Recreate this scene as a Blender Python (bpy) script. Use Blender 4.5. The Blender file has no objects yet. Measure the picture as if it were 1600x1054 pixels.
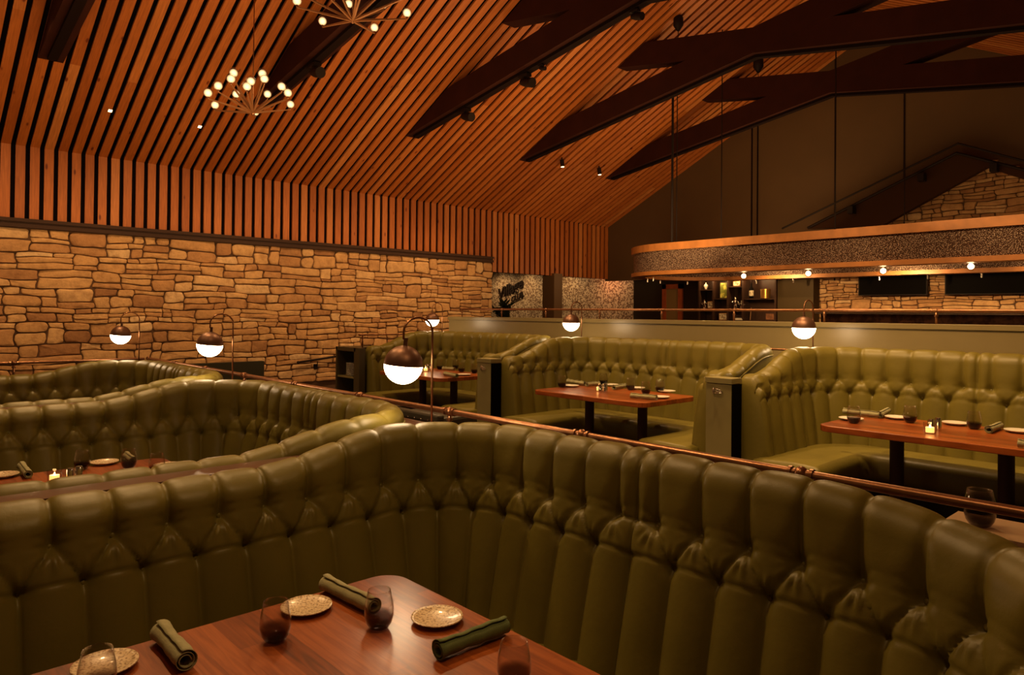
import bpy, bmesh, math, random
import numpy as np
from mathutils import Vector, Matrix
random.seed(7)
rng = np.random.default_rng(7)
scene = bpy.context.scene
COL = scene.collection
PI = math.pi

# ------------------------------------------------------------------ camera
FPX = 1100.0; PX0 = 800.0; PY0 = 478.0
CAMZ = 1.7
ROLL = 0.0093; PITCH = 0.0105
c47, s47 = 0.6790, 0.7341
fwd0 = Vector((c47, s47, 0)); right0 = Vector((s47, -c47, 0)); up0 = Vector((0, 0, 1))
fwd = (fwd0*math.cos(PITCH) + up0*math.sin(PITCH)).normalized()
up1 = (up0*math.cos(PITCH) - fwd0*math.sin(PITCH)).normalized()
right = (right0*math.cos(ROLL) + up1*math.sin(ROLL)).normalized()
up = (up1*math.cos(ROLL) - right0*math.sin(ROLL)).normalized()
CAM = Vector((0, 0, CAMZ))
cd = bpy.data.cameras.new('camera'); co = bpy.data.objects.new('camera', cd); COL.objects.link(co)
cd.sensor_width = 36; cd.sensor_fit = 'HORIZONTAL'; cd.lens = 36*FPX/1600
cd.shift_x = 0; cd.shift_y = (PY0-527)/1600.0
cd.clip_start = 0.05; cd.clip_end = 100
m = Matrix((right, up, -fwd)).transposed().to_4x4(); m.translation = CAM
co.matrix_world = m
scene.camera = co

def ray(px, py):
    return fwd*FPX + right*(px-PX0) + up*(PY0-py)
def atz(px, py, z):
    d = ray(px, py); return CAM + d*((z-CAMZ)/d.z)
def atx(px, py, x):
    d = ray(px, py); return CAM + d*(x/d.x)
def aty(px, py, y):
    d = ray(px, py); return CAM + d*(y/d.y)
def proj(p):
    v = Vector(p)-CAM; f = v.dot(fwd)
    return (PX0+FPX*v.dot(right)/f, PY0-FPX*v.dot(up)/f, f)

# ------------------------------------------------------------------ helpers
def tag(o, label=None, cat=None, group=None, kind=None):
    if label: o['label'] = label
    if cat: o['category'] = cat
    if group: o['group'] = group
    if kind: o['kind'] = kind
    return o
def thing(name, label, cat, loc=(0,0,0), rz=0, group=None):
    o = bpy.data.objects.new(name, None); COL.objects.link(o)
    o.location = loc; o.rotation_euler = (0,0,rz); o.empty_display_size = 0.1
    return tag(o, label, cat, group)
def link(name, me, mat, parent=None):
    o = bpy.data.objects.new(name, me); COL.objects.link(o)
    if mat is not None and len(me.materials) == 0: me.materials.append(mat)
    if parent is not None: o.parent = parent
    return o
def copy_tree(o, parent=None):
    c = o.copy(); COL.objects.link(c); c.parent = parent
    for ch in list(o.children):
        copy_tree(ch, c)
    return c
class MB:
    """mesh builder"""
    def __init__(s): s.v = []; s.f = []
    def add(s, vs, fs):
        n = len(s.v); s.v.extend([tuple(v) for v in vs]); s.f.extend([tuple(i+n for i in f) for f in fs]); return s
    def box(s, x0, x1, y0, y1, z0, z1):
        vs = [(x0,y0,z0),(x1,y0,z0),(x1,y1,z0),(x0,y1,z0),(x0,y0,z1),(x1,y0,z1),(x1,y1,z1),(x0,y1,z1)]
        return s.add(vs, [(0,3,2,1),(4,5,6,7),(0,1,5,4),(1,2,6,5),(2,3,7,6),(3,0,4,7)])
    def tube(s, pts, r, n=10, caps=True):
        pts = [Vector(p) for p in pts]; m = len(pts)
        rs = r if isinstance(r, (list, tuple)) else [r]*m
        t = (pts[1]-pts[0]).normalized()
        a = t.orthogonal().normalized()
        vs = []
        for i, p in enumerate(pts):
            if i == 0: tt = (pts[1]-pts[0])
            elif i == m-1: tt = (pts[-1]-pts[-2])
            else: tt = (pts[i+1]-pts[i]).normalized()+(pts[i]-pts[i-1]).normalized()
            tt = tt.normalized()
            a = (a - tt*a.dot(tt)).normalized(); b = tt.cross(a)
            for k in range(n):
                an = 2*PI*k/n
                vs.append(p + (a*math.cos(an)+b*math.sin(an))*rs[i])
        fs = []
        for i in range(m-1):
            for k in range(n):
                k2 = (k+1) % n
                fs.append((i*n+k, i*n+k2, (i+1)*n+k2, (i+1)*n+k))
        if caps:
            fs.append(tuple(range(n-1, -1, -1))); fs.append(tuple((m-1)*n+k for k in range(n)))
        return s.add(vs, fs)
    def lathe(s, prof, n=24, c=(0,0,0), close=False):
        vs = []; fs = []; cx, cy, cz = c
        for (r, z) in prof:
            for k in range(n):
                an = 2*PI*k/n; vs.append((cx+r*math.cos(an), cy+r*math.sin(an), cz+z))
        m = len(prof)
        for i in range(m-1):
            for k in range(n):
                k2 = (k+1) % n; fs.append((i*n+k, i*n+k2, (i+1)*n+k2, (i+1)*n+k))
        if close:
            for k in range(n):
                k2 = (k+1) % n; fs.append(((m-1)*n+k, (m-1)*n+k2, k2, k))
        return s.add(vs, fs)
    def prism(s, poly, h0, h1, axis='z'):
        """poly of 2D points extruded along axis between h0 and h1"""
        n = len(poly)
        def P(a, b, h):
            return {'z': (a, b, h), 'x': (h, a, b), 'y': (a, h, b)}[axis]
        vs = [P(a, b, h0) for a, b in poly]+[P(a, b, h1) for a, b in poly]
        fs = [tuple(range(n-1, -1, -1)), tuple(range(n, 2*n))]
        for i in range(n):
            j = (i+1) % n; fs.append((i, j, n+j, n+i))
        return s.add(vs, fs)
    def sphere(s, c, r, nu=14, nv=8, sz=1.0):
        prof = [(r*math.sin(PI*i/nv), -r*sz*math.cos(PI*i/nv)) for i in range(nv+1)]
        prof[0] = (1e-5, prof[0][1]); prof[-1] = (1e-5, prof[-1][1])
        return s.lathe(prof, nu, c)
    def build(s, name, mat, parent=None, smooth=False, bevel=0, auto=None, fixn=True):
        me = bpy.data.meshes.new(name); me.from_pydata(s.v, [], s.f); me.update()
        if fixn:
            bm = bmesh.new(); bm.from_mesh(me); bmesh.ops.recalc_face_normals(bm, faces=bm.faces[:]); bm.to_mesh(me); bm.free()
        o = link(name, me, mat, parent)
        if bevel:
            md = o.modifiers.new('bevel', 'BEVEL'); md.width = bevel; md.segments = 2; md.limit_method = 'ANGLE'; md.angle_limit = 0.6
        if smooth:
            me.polygons.foreach_set('use_smooth', [True]*len(me.polygons))
            if auto:
                me.set_sharp_from_angle(angle=auto)
        return o
def grid_mesh(name, V, mat, parent=None, flip=False, wrap=False):
    """V: (ns, nt, 3) array"""
    ns, nt, _ = V.shape
    idx = np.arange(ns*nt).reshape(ns, nt)
    a = idx[:-1, :-1].ravel(); b = idx[1:, :-1].ravel(); c = idx[1:, 1:].ravel(); d = idx[:-1, 1:].ravel()
    F = np.stack([a, b, c, d] if not flip else [a, d, c, b], 1)
    me = bpy.data.meshes.new(name)
    me.vertices.add(ns*nt); me.vertices.foreach_set('co', V.reshape(-1).astype(np.float32))
    nf = len(F); me.loops.add(nf*4); me.loops.foreach_set('vertex_index', F.reshape(-1).astype(np.int32))
    me.polygons.add(nf); me.polygons.foreach_set('loop_start', np.arange(0, nf*4, 4, dtype=np.int32))
    me.polygons.foreach_set('use_smooth', np.ones(nf, dtype=bool))
    me.update(calc_edges=True); me.validate()
    return link(name, me, mat, parent)
def rrect(x0, x1, y0, y1, r, n=6):
    pts = []
    for cx, cy, a0 in ((x1-r, y1-r, 0), (x0+r, y1-r, 90), (x0+r, y0+r, 180), (x1-r, y0+r, 270)):
        for i in range(n+1):
            a = math.radians(a0+90*i/n); pts.append((cx+r*math.cos(a), cy+r*math.sin(a)))
    return pts

# ------------------------------------------------------------------ materials
def newmat(name):
    m = bpy.data.materials.new(name); m.use_nodes = True
    nt = m.node_tree; b = nt.nodes['Principled BSDF']; return m, nt, b
def N(nt, t, **kw):
    n = nt.nodes.new(t)
    for k, v in kw.items():
        if k.startswith('_'): setattr(n, k[1:], v)
        else: n.inputs[k.replace('__', ' ')].default_value = v
    return n
def L(nt, a, b): nt.links.new(a, b)
def ramp(nt, stops):
    r = nt.nodes.new('ShaderNodeValToRGB'); e = r.color_ramp.elements
    while len(e) < len(stops): e.new(0.5)
    for i, (p, c) in enumerate(stops):
        e[i].position = p; e[i].color = (c[0], c[1], c[2], 1)
    return r
def simple(name, col, rough=0.5, metal=0.0, noise=0.0, nscale=8, bump=0.0, bscale=60, coat=0, spec=0.5):
    m, nt, b = newmat(name)
    b.inputs['Roughness'].default_value = rough; b.inputs['Metallic'].default_value = metal
    b.inputs['Coat Weight'].default_value = coat; b.inputs['Coat Roughness'].default_value = 0.15
    b.inputs['Specular IOR Level'].default_value = spec
    tc = N(nt, 'ShaderNodeTexCoord')
    nz = N(nt, 'ShaderNodeTexNoise'); nz.inputs['Scale'].default_value = nscale; nz.inputs['Detail'].default_value = 4
    L(nt, tc.outputs['Object'], nz.inputs['Vector'])
    lo = [c*(1-noise) for c in col]; hi = [min(1, c*(1+noise)) for c in col]
    r = ramp(nt, [(0.3, lo), (0.7, hi)]); L(nt, nz.outputs['Fac'], r.inputs['Fac']); L(nt, r.outputs['Color'], b.inputs['Base Color'])
    if bump:
        n2 = N(nt, 'ShaderNodeTexNoise'); n2.inputs['Scale'].default_value = bscale; n2.inputs['Detail'].default_value = 3
        L(nt, tc.outputs['Object'], n2.inputs['Vector'])
        bp = N(nt, 'ShaderNodeBump'); bp.inputs['Strength'].default_value = bump; bp.inputs['Distance'].default_value = 0.01
        L(nt, n2.outputs['Fac'], bp.inputs['Height']); L(nt, bp.outputs['Normal'], b.inputs['Normal'])
    return m
def emis(name, col, st):
    m, nt, b = newmat(name)
    b.inputs['Base Color'].default_value = (0.8, 0.8, 0.8, 1)
    b.inputs['Emission Color'].default_value = (*col, 1); b.inputs['Emission Strength'].default_value = st
    return m
def leather_mat():
    m, nt, b = newmat('green_leather')
    tc = N(nt, 'ShaderNodeTexCoord')
    nz = N(nt, 'ShaderNodeTexNoise'); nz.inputs['Scale'].default_value = 3.0; nz.inputs['Detail'].default_value = 5
    L(nt, tc.outputs['Object'], nz.inputs['Vector'])
    r = ramp(nt, [(0.3, (0.145, 0.118, 0.019)), (0.7, (0.188, 0.153, 0.027))])
    L(nt, nz.outputs['Fac'], r.inputs['Fac']); L(nt, r.outputs['Color'], b.inputs['Base Color'])
    vo = N(nt, 'ShaderNodeTexVoronoi'); vo.inputs['Scale'].default_value = 420
    L(nt, tc.outputs['Object'], vo.inputs['Vector'])
    n2 = N(nt, 'ShaderNodeTexNoise'); n2.inputs['Scale'].default_value = 28; n2.inputs['Detail'].default_value = 3
    L(nt, tc.outputs['Object'], n2.inputs['Vector'])
    bp = N(nt, 'ShaderNodeBump'); bp.inputs['Strength'].default_value = 0.10; bp.inputs['Distance'].default_value = 0.001
    L(nt, vo.outputs['Distance'], bp.inputs['Height'])
    bp2 = N(nt, 'ShaderNodeBump'); bp2.inputs['Strength'].default_value = 0.22; bp2.inputs['Distance'].default_value = 0.006
    L(nt, n2.outputs['Fac'], bp2.inputs['Height']); L(nt, bp.outputs['Normal'], bp2.inputs['Normal'])
    L(nt, bp2.outputs['Normal'], b.inputs['Normal'])
    b.inputs['Roughness'].default_value = 0.42
    b.inputs['Specular IOR Level'].default_value = 0.36
    return m
def slat_mat():
    m, nt, b = newmat('fir_slats')
    g = N(nt, 'ShaderNodeNewGeometry'); tc = N(nt, 'ShaderNodeTexCoord')
    r = ramp(nt, [(0.0, (0.40, 0.105, 0.016)), (0.4, (0.48, 0.137, 0.023)), (0.85, (0.53, 0.16, 0.03)), (1.0, (0.62, 0.23, 0.06))])
    L(nt, g.outputs['Random Per Island'], r.inputs['Fac'])
    mp = N(nt, 'ShaderNodeMapping'); mp.inputs['Scale'].default_value = (26, 1.3, 1.3); L(nt, tc.outputs['Object'], mp.inputs['Vector'])
    nz = N(nt, 'ShaderNodeTexNoise'); nz.inputs['Scale'].default_value = 3; nz.inputs['Detail'].default_value = 5; nz.inputs['Distortion'].default_value = 0.6
    L(nt, mp.outputs['Vector'], nz.inputs['Vector'])
    r2 = ramp(nt, [(0.3, (0.72, 0.66, 0.6)), (0.7, (1.12, 1.12, 1.12))]); L(nt, nz.outputs['Fac'], r2.inputs['Fac'])
    mx = N(nt, 'ShaderNodeMix', _data_type='RGBA', _blend_type='MULTIPLY'); mx.inputs[0].default_value = 1
    L(nt, r.outputs['Color'], mx.inputs[6]); L(nt, r2.outputs['Color'], mx.inputs[7])
    # knots
    mp2 = N(nt, 'ShaderNodeMapping'); mp2.inputs['Scale'].default_value = (6.1, 2.3, 2.3); L(nt, tc.outputs['Object'], mp2.inputs['Vector'])
    vo = N(nt, 'ShaderNodeTexVoronoi'); vo.inputs['Scale'].default_value = 1.0; L(nt, mp2.outputs['Vector'], vo.inputs['Vector'])
    r3 = ramp(nt, [(0.06, (0.35, 0.17, 0.1)), (0.12, (1, 1, 1))]); L(nt, vo.outputs['Distance'], r3.inputs['Fac'])
    mx2 = N(nt, 'ShaderNodeMix', _data_type='RGBA', _blend_type='MULTIPLY'); mx2.inputs[0].default_value = 1
    L(nt, mx.outputs[2], mx2.inputs[6]); L(nt, r3.outputs['Color'], mx2.inputs[7]); L(nt, mx2.outputs[2], b.inputs['Base Color'])
    b.inputs['Roughness'].default_value = 0.5
    return m
def stone_mat():
    m, nt, b = newmat('rubble_stone')
    g = N(nt, 'ShaderNodeNewGeometry'); tc = N(nt, 'ShaderNodeTexCoord')
    r = ramp(nt, [(0.0, (0.27, 0.125, 0.05)), (0.10, (0.40, 0.205, 0.085)), (0.5, (0.49, 0.275, 0.115)), (0.88, (0.55, 0.33, 0.15)), (1.0, (0.62, 0.42, 0.23))])
    L(nt, g.outputs['Random Per Island'], r.inputs['Fac'])
    nz = N(nt, 'ShaderNodeTexNoise'); nz.inputs['Scale'].default_value = 9; nz.inputs['Detail'].default_value = 8; nz.inputs['Roughness'].default_value = 0.65
    L(nt, tc.outputs['Object'], nz.inputs['Vector'])
    r2 = ramp(nt, [(0.3, (0.72, 0.64, 0.55)), (0.5, (1.0, 0.98, 0.95)), (0.72, (1.22, 1.2, 1.12))]); L(nt, nz.outputs['Fac'], r2.inputs['Fac'])
    mx = N(nt, 'ShaderNodeMix', _data_type='RGBA', _blend_type='MULTIPLY'); mx.inputs[0].default_value = 1
    L(nt, r.outputs['Color'], mx.inputs[6]); L(nt, r2.outputs['Color'], mx.inputs[7]); L(nt, mx.outputs[2], b.inputs['Base Color'])
    n2 = N(nt, 'ShaderNodeTexNoise'); n2.inputs['Scale'].default_value = 30; n2.inputs['Detail'].default_value = 8
    L(nt, tc.outputs['Object'], n2.inputs['Vector'])
    bp = N(nt, 'ShaderNodeBump'); bp.inputs['Strength'].default_value = 0.6; bp.inputs['Distance'].default_value = 0.012
    L(nt, n2.outputs['Fac'], bp.inputs['Height']); L(nt, bp.outputs['Normal'], b.inputs['Normal'])
    b.inputs['Roughness'].default_value = 0.85
    return m
def table_mat():
    m, nt, b = newmat('table_wood')
    tc = N(nt, 'ShaderNodeTexCoord')
    br = N(nt, 'ShaderNodeTexBrick'); br.inputs['Scale'].default_value = 1.0
    br.inputs['Brick Width'].default_value = 0.62; br.inputs['Row Height'].default_value = 0.075; br.inputs['Mortar Size'].default_value = 0.0006
    br.inputs['Color1'].default_value = (0.0, 0.0, 0.0, 1); br.inputs['Color2'].default_value = (1, 1, 1, 1); br.inputs['Mortar'].default_value = (0.3, 0.3, 0.3, 1)
    br.offset = 0.37
    L(nt, tc.outputs['Object'], br.inputs['Vector'])
    mp = N(nt, 'ShaderNodeMapping'); mp.inputs['Scale'].default_value = (1.6, 22, 8); L(nt, tc.outputs['Object'], mp.inputs['Vector'])
    nz = N(nt, 'ShaderNodeTexNoise'); nz.inputs['Scale'].default_value = 3; nz.inputs['Detail'].default_value = 7; nz.inputs['Distortion'].default_value = 0.8
    L(nt, mp.outputs['Vector'], nz.inputs['Vector'])
    ma = N(nt, 'ShaderNodeMath', _operation='MULTIPLY_ADD'); ma.inputs[1].default_value = 0.34
    sep = N(nt, 'ShaderNodeSeparateColor'); L(nt, br.outputs['Color'], sep.inputs[0])
    L(nt, sep.outputs[0], ma.inputs[0])
    ma2 = N(nt, 'ShaderNodeMath', _operation='MULTIPLY'); ma2.inputs[1].default_value = 0.85
    L(nt, nz.outputs['Fac'], ma2.inputs[0]); L(nt, ma2.outputs[0], ma.inputs[2])
    r = ramp(nt, [(0.25, (0.10, 0.020, 0.003)), (0.55, (0.235, 0.050, 0.007)), (0.85, (0.39, 0.10, 0.018))])
    L(nt, ma.outputs[0], r.inputs['Fac']); L(nt, r.outputs['Color'], b.inputs['Base Color'])
    b.inputs['Roughness'].default_value = 0.33
    b.inputs['Coat Weight'].default_value = 0.25; b.inputs['Coat Roughness'].default_value = 0.2; b.inputs['Specular IOR Level'].default_value = 0.4
    bp = N(nt, 'ShaderNodeBump'); bp.inputs['Strength'].default_value = 0.08; bp.inputs['Distance'].default_value = 0.003
    L(nt, nz.outputs['Fac'], bp.inputs['Height']); L(nt, bp.outputs['Normal'], b.inputs['Normal'])
    return m
def glass_mat(name, ztop, smoke=True):
    m, nt, b = newmat(name)
    out = nt.nodes['Material Output']; nt.nodes.remove(b)
    tr = N(nt, 'ShaderNodeBsdfTransparent'); gl = N(nt, 'ShaderNodeBsdfGlossy'); gl.inputs['Roughness'].default_value = 0.04
    fr = N(nt, 'ShaderNodeLayerWeight'); fr.inputs['Blend'].default_value = 0.5
    pw_ = N(nt, 'ShaderNodeMath', _operation='POWER'); pw_.inputs[1].default_value = 3.0; L(nt, fr.outputs['Facing'], pw_.inputs[0])
    ad = N(nt, 'ShaderNodeMath', _operation='MULTIPLY_ADD'); ad.inputs[1].default_value = 0.85; ad.inputs[2].default_value = 0.022
    L(nt, pw_.outputs[0], ad.inputs[0])
    if smoke:
        tc = N(nt, 'ShaderNodeTexCoord'); sp = N(nt, 'ShaderNodeSeparateXYZ'); L(nt, tc.outputs['Object'], sp.inputs[0])
        mr = N(nt, 'ShaderNodeMapRange'); mr.inputs['From Max'].default_value = ztop; L(nt, sp.outputs['Z'], mr.inputs['Value'])
        r = ramp(nt, [(0.05, (0.30, 0.25, 0.25)), (0.28, (0.42, 0.37, 0.36)), (0.42, (0.93, 0.91, 0.90)), (1, (0.97, 0.962, 0.955))])
        L(nt, mr.outputs[0], r.inputs['Fac']); L(nt, r.outputs['Color'], tr.inputs['Color'])
    else:
        tr.inputs['Color'].default_value = (0.93, 0.92, 0.9, 1)
    mx = N(nt, 'ShaderNodeMixShader'); L(nt, ad.outputs[0], mx.inputs[0]); L(nt, tr.outputs[0], mx.inputs[1]); L(nt, gl.outputs[0], mx.inputs[2])
    L(nt, mx.outputs[0], out.inputs['Surface'])
    return m
def speckle_mat(name, lo, hi, scale, p0=0.45, p1=0.55, rough=0.35, metal=0.0, coat=0.0, bump=0.0, sc=(1,1,1)):
    m, nt, b = newmat(name)
    tc = N(nt, 'ShaderNodeTexCoord'); nz = N(nt, 'ShaderNodeTexNoise'); nz.inputs['Scale'].default_value = scale; nz.inputs['Detail'].default_value = 3
    mp = N(nt, 'ShaderNodeMapping'); mp.inputs['Scale'].default_value = sc; L(nt, tc.outputs['Object'], mp.inputs['Vector'])
    L(nt, mp.outputs['Vector'], nz.inputs['Vector'])
    r = ramp(nt, [(p0, lo), (p1, hi)]); L(nt, nz.outputs['Fac'], r.inputs['Fac']); L(nt, r.outputs['Color'], b.inputs['Base Color'])
    b.inputs['Roughness'].default_value = rough; b.inputs['Metallic'].default_value = metal; b.inputs['Coat Weight'].default_value = coat
    if bump:
        bp = N(nt, 'ShaderNodeBump'); bp.inputs['Strength'].default_value = bump; bp.inputs['Distance'].default_value = 0.01
        L(nt, nz.outputs['Fac'], bp.inputs['Height']); L(nt, bp.outputs['Normal'], b.inputs['Normal'])
    return m
WARM = (1.0, 0.60, 0.25)
M_leather = leather_mat(); M_slat = slat_mat(); M_stone = stone_mat(); M_table = table_mat()
M_dark = simple('dark_recess', (0.006, 0.003, 0.003), 0.95, spec=0.1)
M_mortar = simple('mortar', (0.10, 0.05, 0.025), 0.95)
M_beam = simple('dark_stained_beam', (0.036, 0.0085, 0.005), 0.8, spec=0.15, noise=0.15, nscale=4)
M_beam2 = simple('beam_channel', (0.010, 0.004, 0.003), 0.9, spec=0.1)
M_gable = simple('gable_paint', (0.115, 0.062, 0.022), 0.75, noise=0.06, nscale=1.5)
M_knee = simple('olive_paint', (0.24, 0.19, 0.085), 0.34, noise=0.03, spec=0.5)
M_post = simple('dark_olive_lacquer', (0.25, 0.215, 0.085), 0.45, noise=0.05)
M_darkgreen = simple('dark_green_lacquer', (0.028, 0.024, 0.012), 0.5, spec=0.25)
M_cap = simple('walnut_cap', (0.085, 0.034, 0.015), 0.33, noise=0.2, nscale=5)
M_trim = simple('bronze_trim', (0.045, 0.020, 0.012), 0.6, spec=0.2)
M_brass = simple('aged_brass', (0.34, 0.165, 0.085), 0.34, metal=0.9, noise=0.15, nscale=20)
M_brassd = simple('brown_bronze', (0.20, 0.105, 0.07), 0.42, metal=0.7)
M_silver = simple('polished_steel', (0.78, 0.74, 0.68), 0.16, metal=1.0)
M_floor = simple('dark_plank_floor', (0.09, 0.045, 0.025), 0.5, noise=0.3, nscale=3)
M_globe = emis('lit_opal_glass', (1.0, 0.70, 0.40), 26)
M_bulb = emis('lit_bulb', (1.0, 0.60, 0.24), 30)
M_bulbbar = emis('lit_bar_bulb', (1.0, 0.66, 0.32), 22)
M_chb, nt_, b_ = newmat('lit_ribbed_glass')
b_.inputs['Base Color'].default_value = (0.5, 0.36, 0.2, 1); b_.inputs['Roughness'].default_value = 0.2
lw_ = N(nt_, 'ShaderNodeLayerWeight'); lw_.inputs['Blend'].default_value = 0.5
r_ = ramp(nt_, [(0.0, (2.6, 2.6, 2.6)), (0.45, (0.75, 0.75, 0.75)), (0.9, (0.15, 0.15, 0.15))]); L(nt_, lw_.outputs['Facing'], r_.inputs['Fac'])
b_.inputs['Emission Color'].default_value = (1.0, 0.68, 0.32, 1); L(nt_, r_.outputs['Color'], b_.inputs['Emission Strength'])
M_arm = simple('copper_arm', (0.38, 0.17, 0.07), 0.5, metal=0.35)
M_down = emis('lit_downlight', (1.0, 0.62, 0.3), 6)
M_candle = emis('lit_candle_wax', (1.0, 0.45, 0.10), 2.2)
M_glass = glass_mat('smoked_glass', 0.115)
M_clear = glass_mat('clear_glass', 0.1, False)
M_plate = speckle_mat('speckled_ceramic', (0.36, 0.22, 0.10), (0.80, 0.63, 0.41), 130, 0.38, 0.52, 0.3, coat=0.3)
M_platew = simple('cream_ceramic', (0.72, 0.66, 0.55), 0.3, noise=0.05)
M_nap = simple('sage_linen', (0.12, 0.155, 0.05), 0.85, noise=0.12, nscale=60, bump=0.25, bscale=400)
M_nap2 = simple('pale_sage_linen', (0.33, 0.31, 0.165), 0.85, noise=0.1, nscale=60, bump=0.25, bscale=400)
M_orange = simple('cedar_rim', (0.50, 0.20, 0.055), 0.45, noise=0.18, nscale=6)
M_black = simple('black_screen', (0.004, 0.003, 0.002), 0.6, spec=0.03)
M_blk = simple('black_metal', (0.014, 0.007, 0.005), 0.6, spec=0.2)
M_leaf = simple('dark_leaf', (0.018, 0.026, 0.010), 0.4, noise=0.3)

# ------------------------------------------------------------------ setting
def struct(mb, name, mat, smooth=False, bevel=0):
    o = mb.build(name, mat, None, smooth=smooth, bevel=bevel); o['kind'] = 'structure'; return o
XG = 13.96; YL = 11.5; ZF = CAMZ+2.21; YS = 11.2; YR = 5.08; ZR = CAMZ+5.42; Y0 = -1.34
def roofz(y): return ZR-0.5*abs(y-YR)
struct(MB().box(-1.6, 2.40, -1.34, YS, -0.12, 0.0), 'floor', M_floor)
struct(MB().box(2.40, 6.5, -1.34, YS, -0.12, 0.23), 'floor', M_floor)
struct(MB().box(6.5, 16, -1.34, 17.6, -0.12, 0.70), 'floor', M_floor)
PER = 0.1645
def plank_row(mb, x0, x1, path_fn, L_total, t, segs):
    for (a, b) in segs:
        p0, n0 = path_fn(a); p1, n1 = path_fn(b)
        vs = []
        for (p, n) in ((p0, n0), (p1, n1)):
            for x in (x0, x1):
                vs.append((x, p[0], p[1])); vs.append((x, p[0]+n[0]*t, p[1]+n[1]*t))
        # vs idx: p0x0,p0x0n,p0x1,p0x1n,p1x0,...
        mb.add(vs, [(0,2,6,4), (1,5,7,3), (0,4,5,1), (2,3,7,6), (0,1,3,2), (4,6,7,5)])
def rsegs(Lt):
    s = []; a = 0
    while a < Lt-1e-3:
        b = a+random.uniform(1.6, 4.2)
        if Lt-b < 0.9: b = Lt
        s.append((a, b-(0.0012 if b < Lt else 0))); a = b
    return s
ZB = CAMZ+0.90
nsl = int((XG+3.2)/PER)
wall = MB(); ceil = MB()
SL = math.sqrt(1+0.25)
ny, nz = 0.5/SL, 1/SL
for i in range(nsl):
    x1 = XG-0.01-i*PER; x0 = x1-0.110
    wall.add([], [])
    plank_row(wall, x0, x1, lambda a: ((YL, ZB+a), (1, 0)), 0, 0.032, [(0, ZF-ZB)])
    Lt = (YL-YR)*SL
    plank_row(ceil, x0, x1, lambda a: ((YL-a/SL, ZF+0.5*a/SL), (ny, nz)), 0, 0.032, rsegs(Lt))
    plank_row(ceil, x0, x1, lambda a: ((YR-a/SL, ZR-0.5*a/SL), (-ny, nz)), 0, 0.032, rsegs(Lt))
struct(wall, 'wall_left_upper', M_slat)
struct(ceil, 'ceiling', M_slat)
o = MB().box(-3.3, XG+0.02, YL+0.055, YL+0.15, ZB, ZF+0.25)
struct(o, 'wall_left_backing', M_dark)
bk = MB().prism([(YL+0.06, ZF+0.07), (YR, ZR+0.09), (Y0-0.05, roofz(Y0)+0.08), (Y0-0.05, roofz(Y0)+0.2), (YR, ZR+0.2), (YL+0.06, ZF+0.2)], -3.3, XG+0.02, 'x')
struct(bk, 'ceiling_backing', M_dark)

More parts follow.
